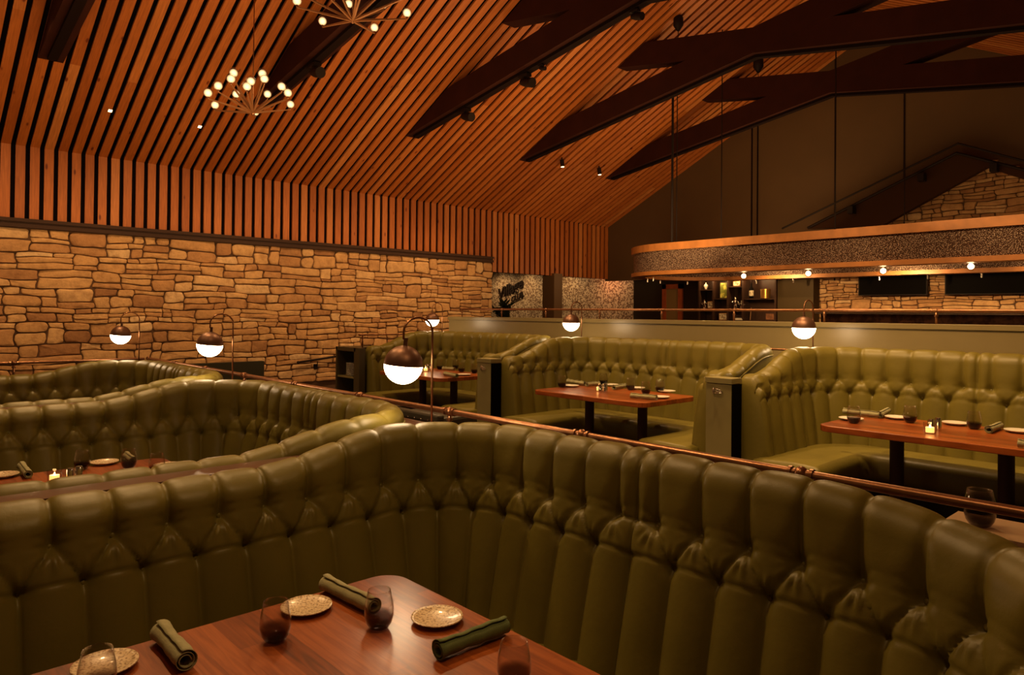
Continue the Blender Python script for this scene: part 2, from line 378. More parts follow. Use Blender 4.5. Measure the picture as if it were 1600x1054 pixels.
# rubble stones
def stones(mb, w, h, place, clip=None, amin=0.012, amax=0.05):
    """split a w x h field into stones; place(u,v,d)->xyz"""
    rects = []
    R_ = random.random; U_ = random.uniform
    k_ = math.sqrt(amax/0.05)
    y = 0
    while y < h-1e-6:
        hh = U_(0.20, 0.30)*k_
        if h-y < hh*1.5: hh = h-y
        x = -U_(0, 0.3)
        while x < w:
            ww = U_(0.34, 0.72)*k_; q = R_(); x2 = x+ww
            t = U_(0.32, 0.68); ym = y+hh*t
            if q < 0.03: rects.append((x, y, x2, y+hh))
            elif q < 0.45:
                for (a, b) in ((y, ym), (ym, y+hh)):
                    if ww > 0.48*k_ and R_() < 0.5:
                        xm = x+ww*U_(0.3, 0.7); rects.append((x, a, xm, b)); rects.append((xm, a, x2, b))
                    else: rects.append((x, a, x2, b))
            elif q < 0.72:
                xm = x+ww*U_(0.35, 0.65); flip = R_() < 0.5
                for (a, b, one) in ((x, xm, flip), (xm, x2, not flip)):
                    if one: 
                        t3 = U_(0.2, 0.35); 
                        if R_() < 0.5: rects.append((a, y, b, y+hh*(1-t3))); rects.append((a, y+hh*(1-t3), b, y+hh))
                        else: rects.append((a, y, b, y+hh*t3)); rects.append((a, y+hh*t3, b, y+hh))
                    else: rects.append((a, y, b, ym)); rects.append((a, ym, b, y+hh))
            else:
                a1 = y+hh*U_(0.25, 0.4); a2 = y+hh*U_(0.6, 0.75)
                for (a, b) in ((y, a1), (a1, a2), (a2, y+hh)):
                    if R_() < 0.45:
                        xm = x+ww*U_(0.3, 0.7); rects.append((x, a, xm, b)); rects.append((xm, a, x2, b))
                    else: rects.append((x, a, x2, b))
            x = x2
        y += hh
    def warp(u, v):
        e = min(1.0, v/0.15, (h-v)/0.15); e = max(e, 0)
        return (u+0.010*math.sin(v*17+u*3.1)+0.008*math.sin(v*41+u*11), v+e*(0.014*math.sin(u*4.3+v*6)+0.006*math.sin(u*13+v*21)))
    rects = [r_ for r_ in rects if r_[2] > 0.03 and r_[0] < w-0.03]
    rects = [(max(r_[0], 0), r_[1], min(r_[2], w), r_[3]) for r_ in rects]
    g = 0.0022
    for (x0, y0, x1, y1) in rects:
        W, H = x1-x0, y1-y0
        cx, cy = (x0+x1)/2, (y0+y1)/2
        if clip and not clip(cx, cy, W, H): continue
        a0, b0, a1, b1 = x0+g, y0+g, x1-g, y1-g
        j = min(0.016, 0.12*H); cr = min(W, H)*random.uniform(0.08, 0.24)
        def J(): return random.uniform(-j, j)*0.8
        cor = [(a0+abs(J()), b0+abs(J())), (a1-abs(J()), b0+abs(J())), (a1-abs(J()), b1-abs(J())), (a0+abs(J()), b1-abs(J()))]
        out = []
        for k in range(4):
            p = Vector(cor[k]); pn = Vector(cor[(k+1) % 4]); pp = Vector(cor[k-1])
            d1 = (pp-p).normalized(); d2 = (pn-p).normalized()
            c1 = cr*random.uniform(0.5, 1.2)
            out.append(p+d1*c1); out.append(p+(d1+d2)*c1*0.3); out.append(p+d2*c1)
            nm = 1 if (p-pn).length < 0.2 else 2
            for q in range(nm):
                t = (q+1)/(nm+1); mid = (p+d2*c1).lerp(pn-(d2*c1), t); nrm = Vector((-d2.y, d2.x)); out.append(mid+nrm*random.uniform(-0.004, 0.001)*1.0)
        n = len(out); base = random.uniform(0.0, 0.022); tilt = (random.uniform(-.05, .05), random.uniform(-.05, .05))
        rings = [(1.0, -0.02), (0.99, 0.003), (0.93, 0.014), (0.6, 0.018)]
        vs = []
        sc = min(W, H)
        for (s_, dz) in rings:
            for p in out:
                q = Vector((cx, cy)); d = p-q
                dl = max(1e-4, d.length); sh = (1-s_)*min(1.0, 1.0) 
                pp_ = q+d*(1-(1-s_)*(0.6+0.4*sc/(2*dl)))
                dd = dz+base+(d.x*tilt[0]+d.y*tilt[1]) + (random.uniform(-.003, .003) if s_ < 0.97 else 0)
                wu, wv = warp(pp_.x, pp_.y); vs.append(place(wu, wv, dd))
        wu, wv = warp(cx, cy); vs.append(place(wu, wv, 0.018+base+random.uniform(-.003, .005)))
        fs = []
        for r_ in range(len(rings)-1):
            for k in range(n):
                k2 = (k+1) % n; fs.append((r_*n+k, r_*n+k2, (r_+1)*n+k2, (r_+1)*n+k))
        t0 = (len(rings)-1)*n
        for k in range(n): fs.append((t0+k, t0+(k+1) % n, t0+n))
        mb.add(vs, fs)
ZST = CAMZ+1.19-0.12
XE = 9.77
st = MB(); stones(st, XE+1.6, ZST-0.5, lambda u, v, d: (u-1.6, YS-d, v+0.5))
o = struct(st, 'wall_left', M_stone, smooth=True); o.data.set_sharp_from_angle(angle=0.9)
struct(MB().box(-1.6, XE-0.01, YS+0.008, YL+0.04, 0.0, ZST), 'wall_left_core', M_mortar)
tr = MB().box(-2.2, XE, YS-0.06, YL-0.002, ZST, ZST+0.05).box(-2.2, XE, YS-0.035, YL-0.002, ZST+0.05, ZST+0.075).box(-2.2, XE, YS-0.06, YL-0.002, ZST+0.075, ZST+0.12)
struct(tr, 'trim_1', M_trim)

# gable end wall and lower wall behind the bar
ga = MB().prism([(YL+0.1, ZB-0.05), (YL+0.1, ZF+0.02), (YR, ZR+0.05), (Y0, roofz(Y0)+0.02), (Y0, ZB-0.05)], XG, XG+0.12, 'x')
struct(ga, 'wall_back', M_gable)
sm = MB()
for px in (1175, 1184, 1305, 1413):
    p = atx(px, 300, XG); sm.box(XG-0.018, XG+0.002, p.y-0.012, p.y+0.012, 2.4, roofz(p.y)+0.02)
struct(sm, 'trim_2', M_beam2)
M_pattern = speckle_mat('floral_wallpaper', (0.16, 0.09, 0.055), (0.62, 0.50, 0.36), 26, 0.44, 0.56, 0.5)
struct(MB().box(14.60, 14.7, 10.95, 17.6, 0.7, 3.2), 'wall_back_papered', M_pattern)
struct(MB().box(XE, 14.7, 17.5, 17.6, 0.7, 3.2), 'wall_left_far', M_gable)
struct(MB().box(14.30, 14.7, -1.3, 10.95, 0.7, ZB), 'wall_back_lower', simple('dark_olive_wall', (0.04, 0.028, 0.012), 0.8))
struct(MB().box(XG+0.12, 14.7, 10.9, 17.6, ZB+0.5, ZB+0.6).box(XE, XG+0.12, YL+0.15, 17.6, ZB+0.5, ZB+0.6), 'ceiling_lobby', M_gable)
# stone panel behind the bar (lower)
p0 = atx(1272, 460, 14.3)
st = MB(); stones(st, p0.y+1.3, 1.6, lambda u, v, d: (14.28-d, p0.y-u, v+1.35), amin=0.02, amax=0.021)
o = struct(st, 'wall_back_stone', M_stone, smooth=True); o.data.set_sharp_from_angle(angle=0.9)
struct(MB().box(14.285, 14.299, -1.3, p0.y, 1.3, 2.55), 'wall_back_mortar', M_mortar)
# stone gable above with dark pitched fascia
A = atx(1366, 354, 13.94); B = atx(1541, 256, 13.94); Cc = atx(1600, 276, 13.94)
slL = (B.z-A.z)/(A.y-B.y); slR = 0.40
def clipg(u, v, W, H):
    y = A.y+0.6-u; z = 2.55+v
    zt = B.z-slL*(y-B.y) if y > B.y else B.z-slR*(B.y-y)
    return z+H*0.2 < zt+0.05
st = MB(); stones(st, A.y+1.6, B.z-2.45, lambda u, v, d: (13.95-d, A.y+0.6-u, v+2.55), clip=clipg, amin=0.02, amax=0.028)
o = struct(st, 'wall_back_gable_stone', M_stone, smooth=True); o.data.set_sharp_from_angle(angle=0.9)

# small pitched roof edge over the stone gable
ft = thing('pitched_fascia', 'dark pitched roof edge above the stone gable on the end wall', 'roof trim', (13.5, atx(1497, 240, 13.5).y, 2.5))
def loc(o_, p): return Vector(p)-o_.location
ap = atx(1495, 239, 13.5); le = atx(1262, 357, 13.5); ri = atx(1640, 275, 13.5)
iA = atx(1500, 280, 13.5); 
fb = MB(); oy, oz = ft.location.y, ft.location.z
inL = atx(1376, 353, 13.5); inA = atx(1541, 261, 13.5); inR = atx(1640, 292, 13.5)
fb.prism([(le.y-oy, le.z-oz), (ap.y-oy, ap.z-oz), (ri.y-oy, ri.z-oz), (inR.y-oy, inR.z-oz), (inA.y-oy, inA.z-oz), (inL.y-oy, inL.z-oz)], 0.0, 0.14, 'x')
M_fascia = simple('dark_fascia', (0.045, 0.018, 0.007), 0.8, spec=0.1)
fb.build('fascia_panel', M_fascia, ft)
rl = MB().tube([loc(ft, atx(1222, 357, 13.42)), loc(ft, atx(1497, 224, 13.42)), loc(ft, atx(1640, 262, 13.42))], 0.018, 8)
rl.build('top_rod', M_blk, ft)
rl = MB().tube([loc(ft, atx(1262, 356, 13.44)), loc(ft, atx(1495, 239, 13.44)), loc(ft, atx(1640, 275, 13.44))], 0.025, 8)
rl.build('edge_strip', M_blk, ft)
for (a, b_) in ((1331, 336-8), (1441, 277), (1554, 262)):
    p = loc(ft, atx(a, b_, 13.40)); MB().box(p.x-0.1, p.x+0.06, p.y-0.05, p.y+0.05, p.z-0.07, p.z+0.06).build('bracket', M_blk, ft)

# ------------------------------------------------------------------ roof trusses
YT0 = 9.965; ZT0 = CAMZ+2.98; ZK = CAMZ+3.78; SC = (ZK-ZT0)/(YT0-YR)
def chord_poly(off0, off1):
    zb = lambda y: ZT0+SC*(YT0-y)
    # bottom line from left roof contact to right roof contact
    def meet_left(off):  # roofz(y)=zb+off, y>YR
        return (ZR+0.5*YR-ZT0-off-SC*YT0)/(0.5-SC)
    def meet_right(off):
        return (ZT0+off+SC*YT0-ZR+0.5*YR)/(0.5+SC)
    yl0, yl1 = meet_left(off0), meet_left(off1); yr0, yr1 = meet_right(off0), meet_right(off1)
    e = 0.0
    return [(yl0, zb(yl0)+off0), (yr0, zb(yr0)+off0), (yr1, zb(yr1)+off1), (yl1, zb(yl1)+off1)]
names = ['closest to the camera, cut by the top edge at left', 'second from the camera, behind the chandeliers', 'third from the camera, two spotlights near its foot', 'fourth from the camera, with the canopy rod', 'farthest one, in front of the end wall']
for k, xt in enumerate((1.63, 4.25, 6.86, 9.50, 12.09)):
    t = thing('roof_truss', 'dark timber scissor truss, '+names[k], 'roof truss', (xt, YR, ZK), 0, 'scissor trusses of the roof')
    for mir in (1, -1):
        poly = [(mir*(y-YR), z-ZK) for y, z in chord_poly(0.0, 0.37)]
        w = 0.13 if mir == 1 else 0.127
        MB().prism(poly, -w, w, 'x').build('chord', M_beam, t)
        pb = chord_poly(-0.05, 0.0)
        y_end = pb[0][0]-0.25
        zb = lambda y: ZT0+SC*(YT0-y)
        pr = [(mir*(y_end-YR), zb(y_end)-0.045-ZK), (0, -0.045), (0, 0.0), (mir*(y_end-YR), zb(y_end)-ZK)]
        MB().prism(pr, -0.05, 0.05, 'x').build('track_channel', M_beam2, t)

# ------------------------------------------------------------------ lamps, spots
def arc_pts(a, b_, r, n=12):
    pass
def arm_lamp(name, label, loc_, h, L_=0.18, tilt=0.0, group='globe lamps between the booths'):
    """h: globe centre height over base"""
    t = thing(name, label, 'lamp', loc_, 0, group); parts = []
    R = 0.0975
    top = h+0.165
    pts = [(0, 0, 0.012), (0, 0, top)]
    for i in range(1, 13):
        a = PI*i/12; pts.append((-L_/2+L_/2*math.cos(a), 0, top+0.075*math.sin(a)))
    pts.append((-L_, 0, h+R+0.03))
    MB().tube(pts, 0.0058, 10).build('pole', M_brass, t, smooth=True)
    MB().lathe([(0.001, 0.0), (0.035, 0.0), (0.035, 0.008), (0.012, 0.014), (0.001, 0.014)], 20).build('base', M_brass, t, smooth=True, auto=0.6)
    MB().lathe([(0.001, R+0.04), (0.011, R+0.04), (0.011, R+0.0), (0.001, R)], 16).build('socket', M_brassd, t, smooth=True, auto=0.6)
    prof = [(R*1.012*math.sin(a), R*1.012*math.cos(a)) for a in np.linspace(0.02, PI/2+0.02, 16)]
    prof += [(r_*0.965, z_*0.965-0.001) for r_, z_ in reversed(prof)]
    MB().lathe(prof, 40).build('cap', M_brassd, t, smooth=True, auto=0.7)
    prof = [(R*math.sin(a), R*math.cos(a)) for a in np.linspace(PI/2+0.03, PI-0.01, 16)]
    MB().lathe([(0.001, prof[0][1])]+prof, 40).build('globe', M_globe, t, smooth=True, auto=0.9)
    for ch in t.children:
        if ch.name.split('.')[0] in ('socket', 'cap', 'globe'):
            ch.matrix_local = Matrix.Translation((-L_, 0, h)) @ Matrix.Rotation(tilt, 4, fwd0)
    return t
arm_lamp('globe_lamp', 'large nearest globe lamp with arched brass pole behind the front booth', (2.20, 2.99, 1.05), 0.385, tilt=0.09)
arm_lamp('globe_lamp', 'globe lamp with arched brass pole behind the middle left booth, against the stone wall', (2.20, 5.68, 1.05), 0.385, tilt=0.09)
arm_lamp('globe_lamp', 'leftmost globe lamp, rising behind the farthest left booth', (2.20, 8.27, 1.05), 0.385, tilt=0.09)
arm_lamp('globe_lamp', 'globe lamp between the right-hand booth and the middle green booth', (6.20, 2.77, 1.24), 0.36)
arm_lamp('globe_lamp', 'globe lamp before the olive half wall, between the two back green booths', (6.20, 5.5, 1.24), 0.36)
arm_lamp('globe_lamp', 'small farthest globe lamp by the corner of the stone wall', (6.20, 8.19, 1.24), 0.36)

def chandelier(label, hub, tips, L_arm, globe_r, rodtop, pxm, fsh):
    t = thing('chandelier', label, 'chandelier', hub, 0, 'spider chandeliers under the ceiling')
    hx, hy, _ = proj(hub)
    MB().tube([(0, 0, 0), (0, 0, rodtop-hub[2])], 0.006, 8).build('stem', M_brass, t, smooth=True)
    MB().lathe([(0.001, -0.035), (0.012, -0.03), (0.028, 0.03), (0.02, 0.07), (0.001, 0.075)], 16).build('hub', M_brass, t, smooth=True)
    ux, uy = right0.x, right0.y
    for (px, py, far) in tips:
        d = ray(px, py).normalized(); oc = CAM-Vector(hub)
        bq = d.dot(oc); cq = oc.length_squared-L_arm*L_arm
        disc = bq*bq-cq; tt = -bq+(1 if far else -1)*math.sqrt(max(0.0, disc))
        P = CAM+d*tt-Vector(hub)-Vector((0, 0, 0.028+globe_r*0.85))
        # arm: tapered flat tube
        MB().tube([P*0.02, P*0.55, P], [0.017, 0.013, 0.008], 4).build('arm', M_arm, t)
        MB().lathe([(0.001, -0.004), (0.006, 0), (0.016, 0.028), (0.001, 0.03)], 12, P).build('cup', M_brass, t, smooth=True)
        cG = P+Vector((0, 0, 0.028+globe_r*0.85))
        s_ = MB().sphere(cG, globe_r, 16, 10).build('glass_globe', M_clear, t, smooth=True)
        MB().sphere(cG-Vector((0, 0, globe_r*0.15)), globe_r*0.84, 14, 10, 1.0).build('bulb', M_chb, t, smooth=True)
    return t
h1p = proj((3.43, 8.26, CAMZ+2.375))
hub = CAM+ray(395, 176)*(8.4/FPX)
chandelier('brass spider chandelier hanging lower at left, all its small glass globes in view', hub,
  [(365,113,0),(361,122,0),(341,133,0),(325,144,0),(336,163,1),(392,126,0),(386,134,0),(369,146,1),(410,114,0),(413,122,0),(418,146,1),(440,134,0),(450,144,0),(454,162,1),(399,174,1)],
  0.56, 0.055, roofz(hub.y), FPX/8.4, 0.283)
hub2 = CAM+ray(551, 32)*(7.6/FPX)
chandelier('brass spider chandelier cut off by the top edge of the picture', hub2,
  [(464,0,0),(504,32,1),(585,42,1),(636,19,1),(599,6,1),(545,5,1),(500,-30,0),(520,-50,0),(575,-55,0),(610,-35,0),(635,-15,0),(470,-20,0),(560,-30,0)],
  0.60, 0.055, roofz(hub2.y), FPX/7.6, 0.41)

def roof_at(px, py):
    d = ray(px, py); # intersect z = ZR-0.5*(y-YR) for y>YR
    t = (ZR+0.5*YR-CAMZ)/(d.z+0.5*d.y); return CAM+d*t
# recessed square downlights
for (px, py, lb) in ((172, 172, 'left one of the two tiny square downlights in the slats below the first truss'), (312, 197, 'right one of the two tiny square downlights in the slats, below the chandelier')):
    p = roof_at(px, py)
    t = thing('downlight', lb, 'ceiling light', p, 0, 'square downlights in the slats'); t.rotation_euler = (-math.atan(0.5), 0, 0)
    MB().box(-0.03, 0.03, -0.03, 0.03, -0.012, 0.01).build('trim_ring', M_silver, t)
    MB().box(-0.022, 0.022, -0.022, 0.022, -0.016, -0.012).build('lens', M_down, t)
for (px, py, lb) in ((878, 246, 'left of two small bronze cylinder spots hanging off the slatted ceiling'), (936, 259, 'right of two small bronze cylinder spots hanging off the slatted ceiling')):
    p = roof_at(px, py)
    t = thing('cylinder_spot', lb, 'ceiling light', p, 0, 'cylinder spots on the slats')
    MB().tube([(0, 0, 0.01), (0, 0, -0.06)], 0.012, 8).build('stem', M_blk, t)
    MB().tube([(0, 0, -0.05), (0, -0.02, -0.19)], 0.042, 14).build('housing', M_blk, t, smooth=True, auto=0.6)
    MB().tube([(0, -0.02, -0.188), (0, -0.0205, -0.194)], 0.034, 14).build('lens', M_down, t)
def track_head(px, py, xt, lb, s=1.0):
    p = atx(px, py, xt)
    zb = ZT0+SC*(YT0-p.y)-0.045
    t = thing('track_spotlight', lb, 'spotlight', (xt, p.y, zb), 0, 'spotlights clamped under the trusses')
    MB().box(-0.05*s, 0.05*s, -0.09*s, 0.09*s, -0.045*s, 0.0).build('mount', M_blk, t, bevel=0.006)
    MB().tube([(0, 0, -0.04*s), (0, 0, -0.09*s)], 0.015*s, 8).build('yoke', M_blk, t)
    MB().tube([(0, 0.06*s, -0.10*s), (0.0, -0.02*s, -0.12*s), (0.0, -0.16*s, -0.155*s)], [0.045*s, 0.065*s, 0.07*s], 16).build('housing', M_blk, t, smooth=True, auto=0.6)
track_head(727, 172, 6.86, 'black spotlight under the third truss, nearest its low left foot')
track_head(820, 118, 6.86, 'black spotlight under the third truss, second up from its low left foot')
track_head(846, 103, 6.86, 'tiny black fixture under the third truss beside the second spotlight', 0.45)
track_head(992, 5, 6.86, 'black spotlight under the third truss at the top edge of the picture', 0.7)
track_head(492, 100, 4.25, 'black spotlight under the truss behind the chandeliers')
# ------------------------------------------------------------------ booths
def path_pts(x0, xb, y1, y2, r, off, ns_arm, ns_arc, ns_back, rn=None):
    """returns list of (x,y,nx,ny) for an inner path offset outward by off (corner radius r+off; near corner rn)"""
    rn = r if rn is None else rn
    pts = []
    for i in range(ns_arm): pts.append((x0+(xb-r-x0)*i/ns_arm, y2+off, 0, 1))
    for i in range(ns_arc):
        a = PI/2*(1-i/ns_arc); pts.append((xb-r+(r+off)*math.cos(a), y2-r+(r+off)*math.sin(a), math.cos(a), math.sin(a)))
    for i in range(ns_back): pts.append((xb+off, y2-r-(y2-y1-r-rn)*i/ns_back, 1, 0))
    for i in range(ns_arc):
        a = -PI/2*(i/ns_arc); pts.append((xb-rn+(rn+off)*math.cos(a), y1+rn+(rn+off)*math.sin(a), math.cos(a), math.sin(a)))
    for i in range(ns_arm+1): pts.append((xb-rn-(xb-rn-x0)*i/ns_arm, y1-off, 0, -1))
    return np.array(pts)
def smoothstep(t): t = np.clip(t, 0, 1); return t*t*(3-2*t)
W_CH = 0.18
def booth(label, x0, xb, y1, y2, zf, Ha, Hc, h1, h2, sw0, sw1, ds, zout, T=0.13, r=0.45, btn=True, group='tufted green leather booths', rec=0.11, sz=0.0, rn=None, yj=None, xseat=None):
    xseat = x0-0.02 if xseat is None else xseat
    rn = r if rn is None else rn
    """all heights absolute"""
    t = thing('tufted_booth', label, 'booth seat', (xb-0.5, (y1+y2)/2, zf), 0, group)
    ox, oy, oz = t.location
    La = xb-r-x0; Lr = r*PI/2; Lb = y2-y1-2*r
    na, nr, nb = max(4, int(La/ds)), int(Lr/ds), int(Lb/ds)
    P = path_pts(x0, xb, y1, y2, r, 0, na, nr, nb, rn)
    seg = np.hypot(np.diff(P[:, 0]), np.diff(P[:, 1])); S = np.concatenate([[0], np.cumsum(seg)])
    yj = (y1+y2)/2 if yj is None else yj
    ij = [q for q in range(len(S)) if abs(P[q, 0]-xb) < 1e-6]; S = S-S[min(ij, key=lambda q: abs(P[q, 1]-yj))]
    ns = len(S)
    ax = P[:, 0]
    H = Ha+(Hc-Ha)*smoothstep((ax-sw0)/(sw1-sw0))-0.016
    if rn > r: H = H-0.055*smoothstep((1.05-P[:, 1])/0.75)*smoothstep((P[:, 0]-0.6)/0.8)
    zs = zf+0.44-sz
    # profile per s: front from (o=-0.10,z=zs) to (o=0,z=H-rt), over roll to (o=T,z=H-rt*.8)
    rt = 0.065
    nf = int(0.72/ds)+2; nrl = max(10, int(0.2/ds)); no = 6
    V = np.zeros((ns, nf+nrl+no, 3)); 
    S2 = S[:, None]
    tf = np.linspace(0, 1, nf)
    Hs = H[:, None]
    zfr = zs+(Hs-rt-zs)*tf[None, :]
    ofr = -rec*np.clip((h1+0.05-zfr)/(h1+0.05-zs), 0, 1)**1.15-0.012*np.sin(np.clip((zfr-zs)/(h1-zs), 0, 1)*PI)
    nof = np.full_like(ofr, -1.0); nzf = np.where(zfr < h1+0.05, 0.38, 0.08)*1.0
    ang = np.linspace(0, PI, nrl+1)[1:]
    orl = T/2-T/2*np.cos(ang)[None, :]+0*Hs; zrl = Hs-rt+rt*np.sin(ang)[None, :]
    nor = -np.cos(ang)[None, :]+0*Hs; nzr = np.sin(ang)[None, :]+0*Hs
    to = np.linspace(0, 1, no)
    oot = np.full((ns, no), T+0.002); zot = (Hs-rt)-0.008+(zout-(Hs-rt)+0.008)*to[None, :]
    O = np.concatenate([ofr, orl, oot], 1); Z = np.concatenate([zfr, zrl, zot], 1)
    NO = np.concatenate([nof, nor, np.ones((ns, no))], 1); NZ = np.concatenate([nzf, nzr, np.zeros((ns, no))], 1)
    gO = np.gradient(O, axis=1); gZ = np.gradient(Z, axis=1); gl = np.hypot(gO, gZ)+1e-9
    NO[:, :nf+nrl] = (-gZ/gl)[:, :nf+nrl]; NZ[:, :nf+nrl] = (gO/gl)[:, :nf+nrl]
    ln = np.sqrt(NO**2+NZ**2); NO /= ln; NZ /= ln
    # displacement
    w = W_CH; s = S2+0*Z
    wrap = lambda q: np.abs(q-np.round(q))*w
    half = w/2
    pw = 1.9+2.6*smoothstep((Z-h1-0.03)/(Hs-h1-0.06))*1.0
    def shape(d, p=2.4): 
        q = np.clip(d/half, 0, 1); return np.power(1-(1-q)**p, 0.55)
    A = 0.040
    du = wrap(s/w-0.5); du = np.minimum(du, np.abs(s)); dl = wrap(s/w)
    tau = np.clip((h1-Z)/(h1-h2), 0, 1)
    dd1 = wrap(s/w-0.5-0.5*tau); dd2 = wrap(s/w-0.5+0.5*tau)
    dd = np.minimum(dd1, dd2)
    mid = np.abs(s) < half
    ddm = (half+half*tau-np.abs(s))
    dd = np.where(mid, np.minimum(ddm, np.abs(s)), dd)
    front = np.zeros_like(Z, dtype=bool); front[:, :nf] = True
    up_ = (~front) | (Z > h1)
    lowz = front & (Z < h2)
    cc = 0.50+0.50*np.abs(2*tau-1)**3; pd = 5.0-3.15*np.abs(2*tau-1)**1.5
    hU = A*shape(du, pw)*(1.10-0.62*smoothstep((Z-h1-0.05)/(Hs-h1-0.05)))
    hL = A*shape(dl, 1.8)*(1.0-0.12*np.clip((h2-Z)/0.3, 0, 1))
    hD = A*(1-cc*(1-shape(dd, pd)))*(1.12-0.12*tau)
    D = np.where(up_, hU, np.where(lowz, hL, hD))
    # vertical blending over row zones
    su = (np.round(s/w-0.5)+0.5)*w; sl = np.round(s/w)*w
    ru = np.hypot(s-su, Z-h1); rl_ = np.hypot(s-sl, Z-h2)
    okl = (np.abs(sl) > 1e-6)
    D = D-0.020*np.exp(-(ru/0.030)**2)*front-0.017*np.exp(-(rl_/0.028)**2)*front*okl
    arc = h2+0.010*np.clip(1-(2*dl/w-1)**2, 0, 1)
    D = D-0.0065*np.exp(-((Z-arc)/0.007)**2)*front
    # pleats
    an1 = np.arctan2(s-su, h1-Z+1e-6); an2 = np.arctan2(s-sl, Z-h2+1e-6)
    z1 = (h1-Z > -0.01) & front; z2 = (Z-h2 > -0.01) & front & okl
    D = D+0.0060*np.cos(an1*12+np.sin(su*37)*2)*np.exp(-((ru-0.052)/0.032)**2)*z1*np.exp(-(an1/0.8)**2)
    D = D+0.0042*np.cos(an2*12+np.sin(sl*41)*2)*np.exp(-((rl_-0.045)/0.024)**2)*z2*np.exp(-(an2/0.9)**2)
    D = D+0.002*np.cos(an1*9)*np.exp(-((ru-0.04)/0.02)**2)*((Z-h1 > 0) & front)
    # horizontal fold next to the joint
    D = D-0.008*np.exp(-((Z-h1)/0.006)**2)*mid*front
    # fade to the outside piping
    fade = np.ones(Z.shape[1]); k0 = nf+int(nrl*0.55)
    fade[k0:nf+nrl] = np.linspace(1, 0, nf+nrl-k0)**0.8; fade[nf+nrl:] = 0
    D = D*fade[None, :]
    # slight irregularity
    D = D+0.0015*np.sin(s*9.1+Z*7)*fade[None, :]
    O2 = O+NO*D; Z2 = Z+NZ*D
    V[:, :, 0] = P[:, 0:1]+P[:, 2:3]*O2-ox; V[:, :, 1] = P[:, 1:2]+P[:, 3:4]*O2-oy; V[:, :, 2] = Z2-oz
    back = grid_mesh('backrest', V, M_leather, t, flip=False)
    # end panels
    for e in (0, -1):
        prof = V[e]; n = prof.shape[0]
        mb = MB(); sgn = -1
        cen = np.array([prof[0, 0], (prof[:, 1].min()+prof[:, 1].max())/2, (zs-oz+H[e]-oz)/2])
        ring = [tuple(p) for p in prof]
        ring2 = []
        for p in prof:
            q = p+(cen-p)*0.06; q[0] -= 0.02; ring2.append(tuple(q))
        ring3 = []
        for p in prof:
            q = p+(cen-p)*0.25; q[0] -= 0.03; ring3.append(tuple(q))
        vs = ring+ring2+ring3; fs = []
        for i in range(n-1):
            fs.append((i, i+1, n+i+1, n+i)); fs.append((n+i, n+i+1, 2*n+i+1, 2*n+i))
        fs.append((n-1, 0, n, 2*n-1)); fs.append((2*n-1, n, 2*n, 3*n-1))
        fs.append(tuple(range(2*n, 3*n)))
        mb.add(vs, fs); mb.build('end_panel', M_leather, t, smooth=True)
    # piping
    step = max(1, int(0.03/ds)); pp = []
    for i in range(0, ns, step):
        pp.append((P[i, 0]+P[i, 2]*(T+0.006)-ox, P[i, 1]+P[i, 3]*(T+0.006)-oy, H[i]-rt-0.002-oz))
    MB().tube(pp, 0.0065, 8).build('piping', M_leather, t, smooth=True)
    # buttons
    if btn:
        bme = None
        def put(s0, z0):
            nonlocal bme
            i = int(np.argmin(np.abs(S-s0))); 
            j = int(np.argmin(np.abs(Z[i, :nf]-z0)))
            p = V[i, j]; X = Vector(p)+Vector((ox, oy, oz))
            q = proj(X)
            if q[2] < 0.3 or q[0] < -10 or q[0] > 1610 or q[1] > 1060: return
            n_ = Vector((-P[i, 2], -P[i, 3], 0.1)).normalized()
            # skip those facing away from the camera
            if n_.dot(CAM-X) < 0.05: return
            if bme is None:
                b_ = MB().sphere((0, 0, 0), 0.0095, 12, 8, 0.5).build('button', M_leather, back, smooth=True); bme = b_.data; ob = b_
            else:
                ob = link('button', bme, None, back)
            ob.location = Vector(p)+n_*0.004
            ob.rotation_euler = n_.to_track_quat('Z', 'Y').to_euler()
        k = 0
        smax = S[-1]-0.05
        while (k+0.5)*w < smax:
            for sg in (1, -1): put(sg*(k+0.5)*w, h1)
            k += 1
        k = 1
        while k*w < smax:
            for sg in (1, -1): put(sg*k*w, h2)
            k += 1
    # seat
    dsx = 0.03
    na, nr, nb = max(4, int(La/dsx)), int(Lr/dsx), max(4, int(Lb/dsx))
    Po = path_pts(xseat, xb, y1, y2, r, -0.05, na, nr, nb, rn); Pi = path_pts(xseat, xb-0.56, y1+0.56, y2-0.56, 0.10, 0, na, nr, nb)
    sp = [(1.0, 0.40), (1.0, 0.455), (0.8, 0.475), (0.4, 0.482), (0.12, 0.475), (0.04, 0.46), (0.0, 0.425), (0.0, 0.33), (0.03, 0.295), (0.12, 0.28)]
    SV = np.zeros((len(Po), len(sp), 3))
    for j, (q, z) in enumerate(sp):
        SV[:, j, 0] = Pi[:, 0]+(Po[:, 0]-Pi[:, 0])*q-ox; SV[:, j, 1] = Pi[:, 1]+(Po[:, 1]-Pi[:, 1])*q-oy; SV[:, j, 2] = z+zf-oz-sz
    seat = grid_mesh('seat_cushion', SV, M_leather, t)
    for e in (0, -1):
        ring = [tuple(p) for p in SV[e]]; mb = MB()
        n = len(ring); cen = Vector(np.mean(SV[e], 0)); r2 = []
        for p in ring:
            q = Vector(p).lerp(cen, 0.12); q.x -= 0.03; r2.append(tuple(q))
        fs = [(i, (i+1) % n, n+(i+1) % n, n+i) for i in range(n)]+[tuple(range(n, 2*n))]
        mb.add(ring+r2, fs); mb.build('seat_end', M_leather, t, smooth=True)
    # plinth
    sp2 = [(0.98, 0.36-sz), (0.10, 0.36-sz), (0.10, 0.285-sz), (0.10, 0.0)]
    SV = np.zeros((len(Po), len(sp2), 3))
